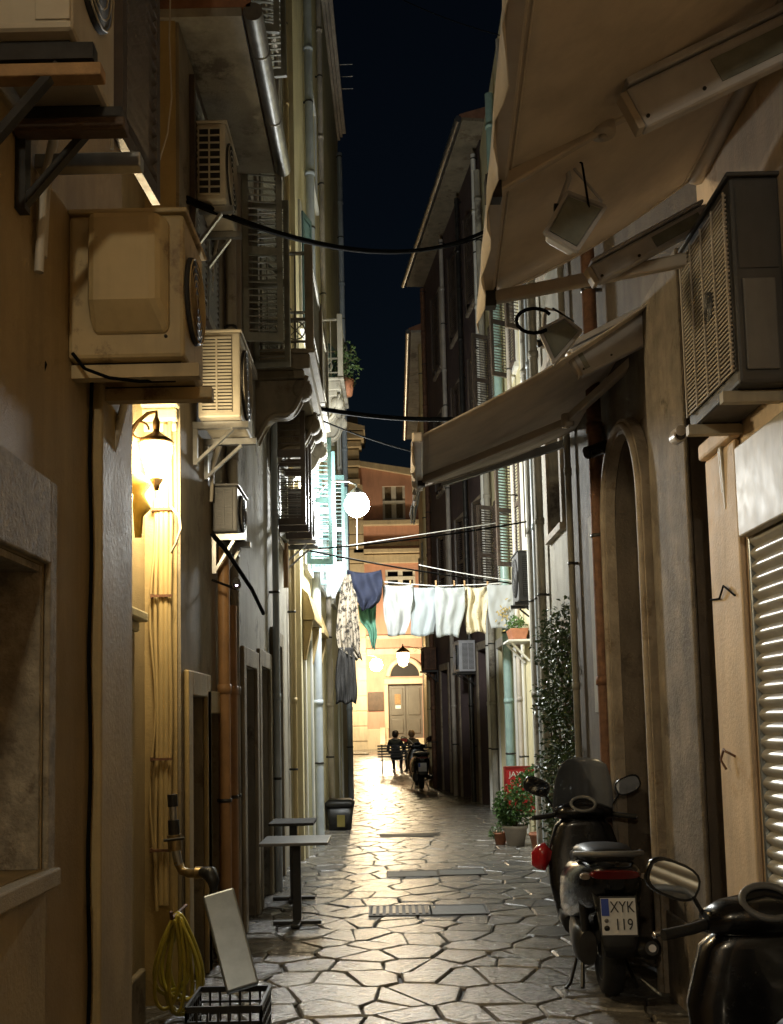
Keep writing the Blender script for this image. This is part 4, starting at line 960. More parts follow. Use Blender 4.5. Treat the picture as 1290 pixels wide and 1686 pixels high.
cable('thin wire looping under the bulged casing at far left', [PY(60, 560, 3.1), PY(76, 600, 3.05), PY(66, 632, 3.05), PY(40, 640, 3.0), PY(20, 625, 2.9)], .004)
cable('thick black cable bending down the left wall', [PY(350, 880, 7.3), PY(372, 905, 7.5), PY(395, 940, 7.8), PY(415, 970, 8.1), PY(434, 1010, 8.6)], .018)
cable('white cable loop beside the cable bundle', [PY(282, 835, 6.3), PY(295, 850, 6.25), PY(298, 870, 6.25), PY(290, 895, 6.25), PY(282, 910, 6.3)], .008, m_wirew)

# vertical cable bundle by the lantern
t = thing('cable_bundle', 'ivory pipes and cables clipped vertically beside the lantern', 'pipes')
for (x, r, y0, y1, wob) in ((258, .012, 760, 1500, .5), (266, .019, 770, 1490, 0), (274, .019, 700, 1490, 0), (281, .012, 690, 1320, .3), (252, .007, 820, 1420, 1.2)):
    mb = MB(); pts = [PY(x + wob * 4 * math.sin(k * .9 + x), y0 + (y1 - y0) * k / 14, 6.35) for k in range(15)]; mb.tube(pts, r, 8); mb.build('pipe', m_ivory, t)
for y in (840, 982, 1250, 1400):
    a, b = PY(252, y, 6.35), PY(285, y + 2, 6.35); mb = MB(); mb.box((a.x, 6.318, a.z - .008), (b.x, 6.33, a.z + .008)); mb.box((a.x - .01, 6.318, a.z - .012), (a.x + .0, 6.382, a.z + .012)); mb.build('clip', m_rust, t)
# ornament below the lantern (yellow tied cloth)
mb = MB()
mb.loft([(PY(226, 780, 5.9), (.03, 0, 0), (0, .02, 0)), (PY(232, 800, 5.9), (.06, 0, .01), (0, .03, 0)), (PY(228, 815, 5.9), (.03, 0, 0), (0, .02, 0)), (PY(234, 835, 5.9), (.055, 0, -.01), (0, .03, 0)), (PY(228, 850, 5.9), (.03, 0, 0), (0, .02, 0)), (PY(228, 885, 5.9), (.02, 0, 0), (0, .012, 0))], 12)
tag(mb.build('yellow_cloth', mat('yellow cloth', (.6, .42, .08), .8, var=.2, sc=20)), 'yellow knotted cloth hanging beneath the warm lantern', 'cloth')
# valve fittings
t = thing('water_valve', 'brass and grey pipe valve with elbow on the left wall', 'valve')
def seg(pa, pb, r, m, nm='pipe_fitting', Y=6.15): mb = MB(); mb.tube([PY(*pa, Y), PY(*pb, Y)], r, 12); return mb.build(nm, m, t)
seg((284, 1308), (285, 1328), .03, m_black, 'collar'); seg((285, 1328), (286, 1352), .022, m_metal); seg((286, 1350), (287, 1376), .034, m_dmetal, 'union_nut'); seg((287, 1374), (289, 1400), .042, m_brass, 'valve_body'); seg((289, 1398), (295, 1424), .026, m_metal)
mb = MB(); mb.tube([PY(293, 1418, 6.15), PY(300, 1434, 6.15), PY(312, 1438, 6.12), PY(334, 1438, 6.05)], .026, 12); mb.build('elbow_pipe', m_brass, t)
seg((322, 1437), (334, 1437), .036, m_brass, 'union_nut', 6.08); mb = MB(); mb.tube([PY(334, 1436, 6.05), PY(346, 1438, 6.0), PY(352, 1452, 6.0), PY(352, 1466, 6.0)], [.03, .045, .035, .02], 12); mb.build('tap', m_black, t)
mb = MB(); mb.tube([PY(270, 1384, 6.1), PY(304, 1380, 6.1)], .009, 6); mb.build('lever', m_dmetal, t)
# coiled hose
t = thing('coiled_hose', 'yellow green hose hung in loops on the left wall', 'hose'); rg = random.Random(3)
for k in range(8):
    c = PY(292 + rg.uniform(-6, 6), 1510 + rg.uniform(-4, 8), 6.0); hw = rg.uniform(.05, .13); hh = rg.uniform(.33, .5); Yk = 6.0 + .02 * k - .05
    pts = []
    for i in range(28):
        a = 2 * math.pi * i / 28; q = .5 - .5 * math.cos(a); pts.append((c.x + hw * math.sin(a) * (.35 + .8 * q) + .05 * q * (k % 3 - 1), Yk + .02 * math.sin(a + k), max(.03, c.z - hh * 1.12 * q)))
    mb = MB(); mb.tube(pts, .011, 7, closed=True); mb.build('hose_loop', m_hose, t)
mb = MB(); h = PY(290, 1506, 6.05); mb.tube([h + Vector((0, .3, .0)), h, h + Vector((0, -.12, 0)), h + Vector((0, -.13, .04))], .01, 6); mb.build('hook', m_rust, t)

# ================================================================== SMALL THINGS ON THE LEFT
# black crate
cx0, cx1 = PG(338, 1690).x + .02, PG(440, 1690).x; yc = 5.35
t = thing('plastic_crate', 'black plastic lattice crate at the foot of the left wall', 'crate'); x0, x1, y0, y1, h = -1.06, -.68, 5.4, 5.8, .24
MB().box((x0, y0, 0.004), (x1, y1, .02)).build('base', m_black, t)
for (a, b) in (((x0, y0), (x1, y0)), ((x1, y0), (x1, y1)), ((x1, y1), (x0, y1)), ((x0, y1), (x0, y0))):
    A, B = Vector((*a, 0)), Vector((*b, 0)); mb = MB()
    for z, tk in ((.235, .03), (.17, .012), (.11, .012), (.05, .02)): mb.bar(A + Vector((0, 0, z)), B + Vector((0, 0, z)), .014, tk)
    for i in range(8): q = A.lerp(B, i / 7); mb.box(q + Vector((-.006, -.006, .02)), q + Vector((.006, .006, .235)))
    mb.build('side', m_black, t)
# steel box leaning in it
t = thing('steel_panel', 'flat stainless steel box leaning on the wall in the crate', 'steel box')
a = PY(360, 1482, 5.66); b = PY(396, 1622, 5.5); ax = (PY(400, 1478, 5.62) - PY(340, 1500, 5.62)).normalized()
upv = (a - b).normalized(); ax = (Vector((1, .25, .25)) - upv * Vector((1, .25, .25)).dot(upv)).normalized(); nn = ax.cross(upv)
mb = MB(); mb.obox((a + b) / 2 + Vector((0, .04, 0)), ax * .085, upv * .26, nn * .04); mb.build('housing', m_steel, t, bevel=.01)
mb = MB(); mb.obox(a + Vector((.0, .04, .0)) - upv * .03 - nn * .04, ax * .02, upv * .008, nn * .01); mb.build('latch', m_chrome, t)
# high bistro table
def table(label, X, Y, h, w, d, m_top):
    t = thing('bistro_table', label, 'table', 'cafe tables by the left wall')
    MB().box((X - w / 2, Y - d / 2, h - .025), (X + w / 2, Y + d / 2, h)).build('table_top', m_top, t, bevel=.004)
    MB().box((X - .035, Y - .035, .04), (X + .035, Y + .035, h - .026)).build('column', m_black, t, bevel=.006)
    mb = MB(); mb.box((X - .2, Y - .035, .004), (X + .2, Y + .035, .035)); mb.box((X - .035, Y - .2, .006), (X + .035, Y + .2, .033)); mb.build('base', m_black, t, bevel=.006)
    mb = MB(); mb.box((X - .12, Y - .12, h - .04), (X + .12, Y + .12, h - .026)); mb.build('top_plate', m_dmetal, t)
tp = PG(490, 1522)
table('square cafe table with pale top standing in the alley', tp.x, tp.y, .70, .56, .56, mat('dark laminate', (.1, .1, .1), .35, var=.15, sc=10))
table('darker cafe table pushed against the left wall behind', -.93, tp.y + 1.2, .74, .42, .5, m_cdark)
# black planter bin
b0 = PG(560, 1368); t = thing('black_bin', 'squat black planter bin beside the left wall past the table', 'bin')
mb = MB(); mb.loft([((b0.x, b0.y + .2, .0), (.17, 0, 0), (0, .17, 0), 6), ((b0.x, b0.y + .2, .36), (.21, 0, 0), (0, .21, 0), 6)], 20); mb.build('body', m_black, t)
mb = MB(); mb.loft([((b0.x, b0.y + .2, .362), (.225, 0, 0), (0, .225, 0), 6), ((b0.x, b0.y + .2, .42), (.23, 0, 0), (0, .23, 0), 6), ((b0.x, b0.y + .2, .47), (.17, 0, 0), (0, .17, 0), 5)], 20); mb.build('lid', m_black, t)
mb = MB(); mb.obox((b0.x + .02, b0.y - .0, .15), (.06, 0, 0), (0, .012, 0), (0, 0, .09)); mb.build('sticker', mat('olive label', (.16, .13, .03), .6, var=.2), t)

# ================================================================== LAUNDRY
def garment(label, rows, Y, m, folds=4, amp=.035, name='garment', seed=1, grp='laundry on the line'):
    """rows: (py, left px, right px) from top to bottom"""
    rg = random.Random(seed); ph = rg.uniform(0, 6); NR, NC = 18, 22; g_ = []
    for i in range(NR + 1):
        t = i / NR * (len(rows) - 1); k = min(int(t), len(rows) - 2); q = t - k
        py, l, r = [rows[k][j] * (1 - q) + rows[k + 1][j] * q for j in range(3)]; row = []
        for j in range(NC + 1):
            s = j / NC; dy = 2.2 * math.sin(s * folds * 2.3 + ph) * (i / NR) + (rows[0][3] * 4 * s * (1 - s) * (1 - i / NR) if len(rows[0]) > 3 else 0)
            off = amp * (.25 + .75 * i / NR) * math.sin(s * folds * 2 * math.pi + ph + .8 * math.sin(i * .35 + seed)) + .3 * amp * math.sin(i * .7 + s * 7) + .22 * amp * math.sin(23 * s + 2.5 * math.sin(5 * i / NR + seed)) + .5 * amp * math.sin(i / NR * 9 + abs(s - .5) * 14) * (1 - i / NR)
            row.append(PY(l + (r - l) * s + 1.2 * math.sin(i * .5 + seed) * i / NR, py + dy, Y + off))
        g_.append(row)
    return tag(MB().sheet(g_).build(name, m, None, solid=.006), label, name.replace('_', ' '), grp)
YL = 15.6
garment('white towel drooping at the left end of the white laundry', [(962, 630, 681, 3), (990, 632, 680), (1020, 633, 676), (1046, 640, 668)], YL, m_cwhite, 1.5, .05, 'towel', 1)
garment('plain white sheet second from the left of the white laundry', [(966, 674, 720, 2), (1000, 675, 719), (1046, 678, 716)], YL + .05, mat('faded blue white cotton', (.41, .46, .48), .85, var=.05, sc=6, trl=.25), 2.2, .022, 'sheet', 2)
garment('plain white sheet in the middle of the white laundry', [(966, 717, 766, 2), (1000, 716, 766), (1048, 720, 756)], YL - .03, mat('pale grey cotton', (.42, .45, .45), .85, var=.05, sc=6, trl=.25), 2.6, .025, 'sheet', 3)
garment('cream patterned cloth between the white laundry', [(964, 763, 804, 4), (1000, 765, 803), (1042, 769, 800)], YL + .03, m_cpat, 2.5, .05, 'cloth', 4)
tw = garment('white cloth with golden print at the right end of the laundry', [(962, 802, 853, 1), (1000, 804, 850), (1036, 808, 846)], YL - .02, m_cwhite, 1.3, .015, 'cloth', 5)
rg = random.Random(8)
for k in range(26):
    q = PY(828 + rg.gauss(0, 6), 1008 + rg.gauss(0, 12), YL - .075); mb = MB(); a = rg.uniform(0, 3); mb.obox(q, (.022 * math.cos(a), 0, .022 * math.sin(a)), (0, .002, 0), (-.008 * math.sin(a), 0, .008 * math.cos(a)))
    if k == 0: pr = mb
    else: pr.add(mb.v, mb.f)
pr.build('printed_motif', mat('gold grey print', (.4, .3, .1), .7, var=.4, sc=30), tw)
garment('leopard print garment hanging at the left of the line', [(946, 569, 577), (965, 562, 581), (980, 560, 588), (1010, 557, 590), (1045, 554, 594), (1068, 556, 592), (1086, 582, 596)], YL - .5, m_cleo, 4, .05, 'dress', 6)
garment('dark grey fringed garment hanging lowest on the left', [(1066, 558, 582), (1090, 555, 586), (1130, 552, 588), (1158, 554, 587)], YL - .55, m_cdark, 5, .05, 'skirt', 7)
garment('navy blue denim shorts on the line', [(938, 572, 628, 5), (958, 571, 631), (978, 580, 629), (992, 590, 624), (1004, 597, 612)], YL - .2, m_cblue, 2, .05, 'shorts', 8)
garment('green cloth hanging below the navy shorts', [(996, 590, 620), (1022, 593, 619), (1036, 604, 620), (1050, 609, 621), (1068, 615, 619)], YL + .1, m_cgreen, 3, .04, 'cloth', 9)
garment('grey cloth hung flat by the left wall', [(925, 536, 570), (960, 538, 562), (985, 538, 552)], YL - .9, mat('grey cotton', (.3, .32, .33), .85, var=.1, trl=.2), 2, .02, 'cloth', 10)
mb = MB(); mb.tube([PY(538, 926, YL), PY(575, 940, YL), PY(630, 958, YL), PY(720, 965, YL), PY(800, 962, YL), PY(872, 956, YL)], .008, 6); tag(mb.build('washing_line', m_rope), 'washing line carrying the white laundry', 'rope')
pm = MB(); pm.box((-.012, -.01, -.03), (.012, .01, .05)); pme = pm.mesh('clothes_peg'); pme.materials.append(m_plank)
for x, pl_ in ((632, 'at the left end of the white laundry'), (676, 'between the towel and the first sheet'), (718, 'between the two plain sheets'), (748, 'in the middle of the second plain sheet'), (765, 'where the cream patterned cloth starts'), (803, 'between cream cloth and printed cloth'), (850, 'at the right end by the printed cloth')):
    o = link('clothes_peg', pme); o.location = PY(x, 961, YL - .01); tag(o, 'small wooden peg on the line ' + pl_, 'peg', 'pegs on the washing line')
# torn white strip hanging from the smaller awning
garment('torn white strip hanging from the tip of the smaller awning', [(805, 688, 692), (825, 680, 690), (845, 676, 686), (862, 676, 681)], 9.0, m_cwhite, 2, .03, 'cloth', 12, None)

# ================================================================== PLANTS
def leaves(mb, c, rad, n, size, rg, shape=None):
    for _ in range(n):
        while True:
            v = Vector((rg.uniform(-1, 1), rg.uniform(-1, 1), rg.uniform(-1, 1)))
            if v.length <= 1: break
        p = Vector(c) + Vector((v.x * rad[0], v.y * rad[1], v.z * rad[2])); d = Vector((rg.gauss(0, 1), rg.gauss(0, 1), rg.gauss(-.2, .7))).normalized(); s = d.cross(Vector((rg.gauss(0, 1), rg.gauss(0, 1), 1))).normalized(); L = size * rg.uniform(.6, 1.3); up_ = s.cross(d) * L * .12
        mb.add([p, p + d * L * .5 + s * L * .26 + up_, p + d * L, p + d * L * .5 - s * L * .26 + up_], [(0, 1, 2), (0, 2, 3)])
def potted(label, base, pot_r, pot_h, clumps, mpot, mleaf, lsz, seed, n=240, grp='potted plants on the right'):
    rg = random.Random(seed); t = thing('potted_plant', label, 'plant', grp); b = Vector(base)
    mb = MB(); mb.lathe(b, [(pot_r * .7, 0), (pot_r * .95, pot_h * .85), (pot_r * 1.05, pot_h * .86), (pot_r * 1.05, pot_h), (pot_r * .9, pot_h), (pot_r * .85, pot_h * .8)], 18); mb.build('pot', mpot, t)
    st = MB(); lf = MB()
    for (dx, dy, z, rx, rz) in clumps:
        c = b + Vector((dx, dy, z)); st.tube([b + Vector((0, 0, pot_h * .8)), b + Vector((dx * .4, dy * .4, pot_h + (z - pot_h) * .5)), c], [.012, .009, .005], 6); leaves(lf, c, (rx, rx, rz), n, lsz, rg)
    st.build('stem', m_wood, t); lf.build('foliage', mleaf, t)['kind'] = 'stuff'
    return t
q = PG(850, 1392); potted('leafy plant in a pale pot in front of the red sign', (q.x, q.y, 0), .16, .26, [(-.02, 0, .58, .24, .22), (.14, .02, .72, .22, .24), (-.16, -.02, .5, .13, .16), (.2, 0, .85, .13, .18), (-.1, .05, .35, .14, .12), (.05, -.05, .42, .2, .14)], m_stone2, m_leaf, .06, 4, 330)
q = PG(893, 1405); potted('taller leafy plant between red sign and black scooter', (q.x, q.y, 0), .15, .25, [(0, 0, .5, .16, .2), (-.05, 0, .75, .14, .2), (.05, 0, 1.05, .12, .2), (.12, .1, 1.35, .12, .16)], m_terra, m_leaf, .055, 5, 150)
q = PG(826, 1392); potted('small trailing plant at the left of the pot group', (q.x, q.y + .1, 0), .09, .16, [(0, 0, .24, .1, .08), (-.1, 0, .14, .07, .08)], m_terra, m_leaf, .04, 6, 70)
# climbing plant on the dark wall
t = thing('climbing_plant', 'dark climbing plant covering the wall beyond the portal', 'plant'); rg = random.Random(9); lf = MB(); st = MB()
for k in range(6):
    u = 9.4 + k * .32; pts = [R2.p(u + .08 * math.sin(z * 3 + k), z, .06 + .02 * math.sin(z * 5)) for z in [i * .25 for i in range(11)]]; st.tube(pts, .012, 5)
    for i in range(9):
        c = R2.p(u + rg.uniform(-.2, .2), .2 + i * .29 + rg.uniform(-.1, .1), .12); leaves(lf, c, (.12, .22, .2), 85, .06, rg)
st.build('stem', m_wood, t); lf.build('foliage', m_leafd, t)['kind'] = 'stuff'
# flower box shelf
f0 = R3.hit(872, 1062); t = thing('flower_box', 'terracotta flower box on a bracket shelf under the backlit air conditioner', 'flower box'); u, z = 14.55, 2.75
mb = MB(); R3.box(mb, u - .3, u + .35, z - .03, z, 0, .32); mb.build('shelf', m_white, t, bevel=.005)
for uu in (u - .22, u + .25): mb = MB(); mb.bar(R3.p(uu, z - .3, .02), R3.p(uu, z - .03, .28), .03, .03); mb.build('bracket', m_white, t)
mb = MB(); mb.prism([R3.p(u - .24, z + .003, .06), R3.p(u - .24, z + .003, .24), R3.p(u - .24, z + .16, .28), R3.p(u - .24, z + .16, .02)], R3.d * .5); mb.build('trough', m_terra, t, bevel=.01)
lf = MB(); leaves(lf, R3.p(u, z + .24, .16), (.14, .3, .12), 260, .05, random.Random(2)); lf.build('foliage', m_leaf, t)['kind'] = 'stuff'
# weeds by the lit left wall
t = thing('weeds', 'small green weeds at the foot of the lit left wall', 'weeds'); lf = MB(); q = PG(532, 1362); leaves(lf, (q.x, q.y, .1), (.08, .15, .1), 90, .05, random.Random(5)); lf.build('foliage', m_leaf, t)['kind'] = 'stuff'
# balcony plants at the sky line
t = thing('balcony_plant', 'bushy plant on the balcony against the sky', 'plant'); lf = MB(); c = L4.p(3.2, 7.3, .45); leaves(lf, c, (.22, .3, .4), 300, .09, random.Random(6)); lf.build('foliage', m_leafd, t)['kind'] = 'stuff'
mb = MB(); mb.lathe(c - Vector((0, 0, .5)), [(.1, 0), (.14, .25), (.13, .25)], 14); mb.build('pot', m_terra, t)

# ================================================================== RED A-BOARD
q = PG(858, 1388); t = thing('menu_board', 'red board with white lettering behind the plants', 'sign'); sy = q.y + .35
mL, mR = PY(831, 1263, sy), PY(884, 1263, sy); zt_, zb_ = PY(850, 1263, sy).z, PY(850, 1338, sy).z
mb = MB(); mb.box((mL.x, sy, zb_), (mR.x, sy + .025, zt_)); mb.build('panel', m_signr, t)
mb = MB()
for a in ((mL.x - .015, mL.x), (mR.x, mR.x + .015)): mb.box((a[0], sy - .01, 0), (a[1], sy + .03, zt_ + .01))
mb.box((mL.x, sy - .01, zt_), (mR.x, sy + .03, zt_ + .014)); mb.build('frame', mat('dull red frame', (.3, .05, .04), .5, var=.2), t)
mb = MB()
for xx in (mL.x, mR.x - .02): mb.bar((xx + .01, sy + .03, zt_ - .03), (xx + .01, sy + .33, .01), .02, .02)
mb.build('rear_leg', m_wood, t)
cxs = (mL.x + mR.x) / 2
RX = Matrix.Rotation(R(90), 4, 'X')
put_text('lettering', 'JAXX L', .105, m_signw, Matrix.Translation((cxs, sy - .002, zt_ - .1)) @ RX, t)
put_text('lettering', 'COCO2', .075, mat('pink sign lettering', (.6, .3, .28), .5, var=0), Matrix.Translation((cxs - .02, sy - .002, zt_ - .2)) @ RX, t)

# ================================================================== SCOOTERS
def scooter(label, X, Y, rz=0, screen=True, plate=None, red=False, mir=(.32, 1.18), group='parked scooters', detail=True):
    t = thing('motor_scooter', label, 'scooter', group); V = Vector
    def B(mb, nm, m, par=None, bevel=0): return mb.build(nm, m, par or t, bevel=bevel)
    def sec(y, z, hw, hh, e=2.6, x=0): return ((x, y, z), (hw, 0, 0), (0, 0, hh), e)
    for (y, r, wd) in ((0, .265, .065), (1.32, .26, .055)):
        mb = MB(); mb.lathe((0, y, r), [(r * .66, -wd * .8), (r * .8, -wd), (r * .93, -wd * .82), (r, -wd * .3), (r, wd * .3), (r * .93, wd * .82), (r * .8, wd), (r * .66, wd * .8)], 32, 'x'); wh = B(mb, 'wheel', m_rubber)
        mb = MB(); mb.lathe((0, y, r), [(.03, -wd), (.05, -wd * .7), (r * .55, -wd * .4), (r * .66, -wd * .85), (r * .68, -wd * .6), (r * .68, wd * .6), (r * .66, wd * .85), (r * .55, wd * .4), (.05, wd * .7), (.03, wd)], 24, 'x'); B(mb, 'rim', m_dmetal, wh)
    # rear body, seat, tail
    mb = MB(); mb.loft([sec(-.40, .73, .05, .05), sec(-.36, .72, .13, .10), sec(-.2, .68, .19, .16), sec(.1, .62, .23, .19), sec(.4, .56, .24, .22), sec(.62, .48, .22, .2), sec(.72, .42, .2, .14)], 22); B(mb, 'rear_body', m_gblack)
    mb = MB(); mb.loft([sec(-.26, .835, .09, .03, 2.2), sec(-.2, .845, .15, .05, 2.4), sec(.05, .84, .17, .06), sec(.28, .815, .165, .06), sec(.34, .79, .165, .055), sec(.6, .75, .15, .055), sec(.72, .73, .08, .04)], 18); B(mb, 'seat', m_black)
    mb = MB(); mb.tube([V((-.17, .12, .80)), V((-.19, -.1, .85)), V((-.17, -.3, .875)), V((-.1, -.38, .88)), V((.1, -.38, .88)), V((.17, -.3, .875)), V((.19, -.1, .85)), V((.17, .12, .80))], .017, 8); B(mb, 'grab_rail', m_acg)
    mb = MB(); mb.loft([((0, -.385, .765), (.15, 0, 0), (0, 0, .028), 3), ((0, -.41, .765), (.13, 0, 0), (0, 0, .022), 3)], 18); B(mb, 'tail_light', m_tail)
    for s in (-1, 1):
        mb = MB(); mb.loft([((s * .165, -.36, .755), (.035, 0, 0), (0, 0, .022), 2.4), ((s * .17, -.395, .755), (.025, 0, 0), (0, 0, .015), 2.4)], 12); B(mb, 'turn_signal', mat('smoked signal lens', (.25, .2, .16), .15, var=0, coat=.4))
    # plate on its holder
    mb = MB(); mb.loft([((0, -.33, .66), (.13, 0, 0), (0, .02, .02)), ((0, -.42, .56), (.12, 0, 0), (0, .012, .014)), ((0, -.47, .4), (.10, 0, 0), (0, .01, .012)), ((0, -.46, .33), (.085, 0, 0), (0, .01, .012))], 14); B(mb, 'rear_mudguard', m_black)
    pw, ph = .097, .1; pc = V((0, -.458, .545))
    mb = MB(); mb.obox(pc + V((0, .006, -.0)), (pw + .006, 0, 0), (0, .006, 0), (0, .02, ph + .008)); B(mb, 'plate_holder', m_black)
    tl = Matrix.Translation(pc + V((0, -.004, 0))) @ Matrix.Rotation(R(90 - 11), 4, 'X')
    mb = MB(); mb.obox(pc, (pw, 0, 0), (0, .003, 0), (0, ph * .19, ph * .98)); pl = B(mb, 'number_plate', m_plate)
    mb = MB(); mb.obox(pc + V((-pw * .76, -.0035 + .0095, ph * .5)), (pw * .22, 0, 0), (0, .001, 0), (0, ph * .19 * .45, ph * .46)); B(mb, 'plate_band', m_blue, pl)
    if plate:
        nz = V((0, -math.cos(R(11)), math.sin(R(11)) * 0)) 
        for txt, dz_, dx in ((plate[0], .048, .022), (plate[1], -.045, .026)):
            Mx = Matrix.Translation(pc + V((dx, -.0045 + dz_ * .19, dz_))) @ Matrix.Rotation(R(90 - 10.8), 4, 'X'); put_text('plate_lettering', txt, .088, m_ink, Mx, pl, .8)
        for dz_, rr in ((-.022, .012), (-.062, .016)):
            mb = MB(); mb.lathe(pc + V((-.07, -.006 + dz_ * .19, dz_)), [(rr, 0), (rr, .003)], 12, 'y'); B(mb, 'plate_seal', m_acg if rr < .015 else m_ink, pl)
    # engine, exhaust, stand
    mb = MB(); mb.loft([((-.13, -.08, .29), (.05, 0, 0), (0, 0, .1)), ((-.15, .1, .29), (.055, 0, 0), (0, 0, .11)), ((-.14, .4, .31), (.05, 0, 0), (0, 0, .1))], 16); B(mb, 'engine_cover', m_dmetal)
    mb = MB(); mb.tube([V((.15, .45, .2)), V((.18, .2, .22)), V((.2, .1, .25))], .025, 8); mb.tube([V((.2, .14, .25)), V((.2, .08, .26)), V((.2, -.28, .33)), V((.2, -.33, .34))], [.04, .065, .065, .04], 14); B(mb, 'exhaust', m_dmetal)
    mb = MB(); mb.tube([V((.2, -.335, .341)), V((.2, -.345, .343))], .022, 12); B(mb, 'exhaust_tip', m_chrome)
    mb = MB(); mb.tube([V((-.14, .3, .22)), V((-.22, .16, .03)), V((-.25, .12, .008))], .012, 6); B(mb, 'kickstand', m_dmetal); mb = MB(); mb.tube([V((.18, .12, .01)), V((.12, .3, .2)), V((-.12, .3, .2)), V((-.15, .12, .01))], .014, 6); B(mb, 'centre_stand', m_dmetal)
    for s in (-1, 1):
        mb = MB(); mb.tube([V((s * .13, -.02, .27)), V((s * .16, -.12, .62))], [.022, .03], 10); B(mb, 'shock_absorber', m_dmetal)
    # floor, leg shield, front
    mb = MB(); mb.loft([sec(.6, .3, .2, .07, 4), sec(1.0, .31, .21, .06, 4)], 18); B(mb, 'floorboard', m_black)
    mb = MB(); mb.loft([((0, .92, .3), (.21, 0, 0), (0, .05, 0), 3), ((0, .98, .5), (.25, 0, 0), (0, .06, 0), 3), ((0, 1.03, .72), (.26, 0, 0), (0, .075, 0), 3), ((0, 1.05, .9), (.2, 0, 0), (0, .08, 0), 3), ((0, 1.03, .98), (.12, 0, 0), (0, .06, 0))], 22); B(mb, 'leg_shield', m_gblack)
    mb = MB(); mb.loft([sec(1.04, .72, .24, .2), sec(1.16, .74, .2, .17), sec(1.28, .72, .13, .12), sec(1.36, .7, .05, .05)], 20); fn = B(mb, 'front_fairing', m_gblack)
    mb = MB(); mb.loft([((0, 1.31, .74), (.1, 0, 0), (0, 0, .05)), ((0, 1.37, .735), (.06, 0, 0), (0, 0, .03))], 16); B(mb, 'headlight', m_glassg)
    mb = MB(); mb.loft([sec(1.08, .44, .05, .05), sec(1.2, .53, .075, .05), sec(1.34, .555, .078, .05), sec(1.5, .5, .07, .045), sec(1.57, .42, .05, .03)], 14); B(mb, 'front_mudguard', m_red if red else m_gblack)
    for s in (-1, 1): mb = MB(); mb.tube([V((s * .085, 1.32, .27)), V((s * .09, 1.18, .68))], .022, 8); B(mb, 'fork', m_dmetal)
    if red:
        mb = MB(); mb.loft([((-.24, .98, .70), (.02, 0, 0), (0, 0, .03)), ((-.28, 1.0, .69), (.0, .06, 0), (0, 0, .10)), ((-.33, 1.03, .68), (.0, .07, 0), (0, 0, .085)), ((-.37, 1.05, .67), (.0, .04, 0), (0, 0, .05))], 16); B(mb, 'side_fairing', m_red)['label'] = 'red bulged front side fairing'
    # handlebar cluster
    mb = MB(); mb.loft([((-.2, 1.0, .99), (0, .05, 0), (0, 0, .035)), ((-.13, 1.01, 1.0), (0, .085, 0), (0, 0, .055)), ((0, 1.02, 1.005), (0, .11, 0), (0, 0, .07)), ((.13, 1.01, 1.0), (0, .085, 0), (0, 0, .055)), ((.2, 1.0, .99), (0, .05, 0), (0, 0, .035))], 16); hb = B(mb, 'handlebar_cover', m_gblack)
    mb = MB(); ring = [V((.085 * math.cos(a), .955 + .05 * math.sin(a), 1.055 + .045 * math.sin(a))) for a in [i * math.pi / 10 for i in range(20)]]; mb.tube(ring, .012, 8, closed=True); B(mb, 'dash_rim', m_acg, hb)
    mb = MB(); mb.prism([p + V((0, .004, -.004)) for p in ring], (0, .01, -.012)); B(mb, 'dashboard', m_lens, hb)
    for s in (-1, 1):
        mb = MB(); mb.tube([V((s * .19, .99, .985)), V((s * .25, .965, .975)), V((s * .36, .93, .965))], .018, 10); B(mb, 'grip', m_rubber)
        mb = MB(); mb.tube([V((s * .2, 1.03, .985)), V((s * .27, 1.02, .965)), V((s * .37, .985, .955))], [.012, .009, .008], 8); mb.lathe((s * .372, .984, .955), [(.002, -.012), (.012, 0), (.002, .012)], 8); B(mb, 'brake_lever', m_chrome)
        mb = MB(); mb.tube([V((s * .19, 1.02, 1.0)), V((s * .22, 1.03, 1.06)), V((s * (mir[0] - .04), 1.02, mir[1] - .04))], .008, 8); B(mb, 'mirror_stem', m_gblack)
        a = V((s * mir[0], 1.0, mir[1])); ax = V((s * .085, 0, .035)); az = V((-s * .02, 0, .055))
        mb = MB(); mb.loft([(a + V((0, -.014, 0)), ax, az, 2.8), (a, ax * 1.06, az * 1.06, 2.8), (a + V((0, .03, 0)), ax * .75, az * .75, 2.4), (a + V((0, .045, 0)), ax * .25, az * .25)], 18); mr = B(mb, 'mirror', m_gblack)
        mb = MB(); mb.loft([(a + V((0, -.0145, 0)), ax * .92, az * .9, 2.8), (a + V((0, -.018, 0)), ax * .9, az * .88, 2.8)], 18); B(mb, 'mirror_glass', m_mirror, mr)
    if screen:
        g_ = [[V((.21 * (1 - .25 * (i / 8) ** 3) * (j / 6 - 1), 1.12 - .14 * (i / 8) - .1 * (j / 6 - 1) ** 2, .98 + .4 * (i / 8) * (1 - .12 * abs(j / 6 - 1) ** 3))) for j in range(13)] for i in range(9)]
        MB().sheet(g_).build('windscreen', m_smoke, t, solid=.005)
    t.location = (X, Y, .004); t.rotation_euler = (0, 0, R(rz))
    return t
bpy.context.view_layer.update()
scooter('black scooter with windscreen and white number plate by the portal', 1.30, 6.4, -3.5, True, ('XYK', '119'), True)
scooter('nearest black scooter cut by the lower right corner of the photo', 1.28, 2.5, 3, False, None, mir=(.30, 1.13))
q = PG(694, 1302); scooter('small distant black scooter beside the bench', q.x + .02, q.y + .45, 3, False, None)

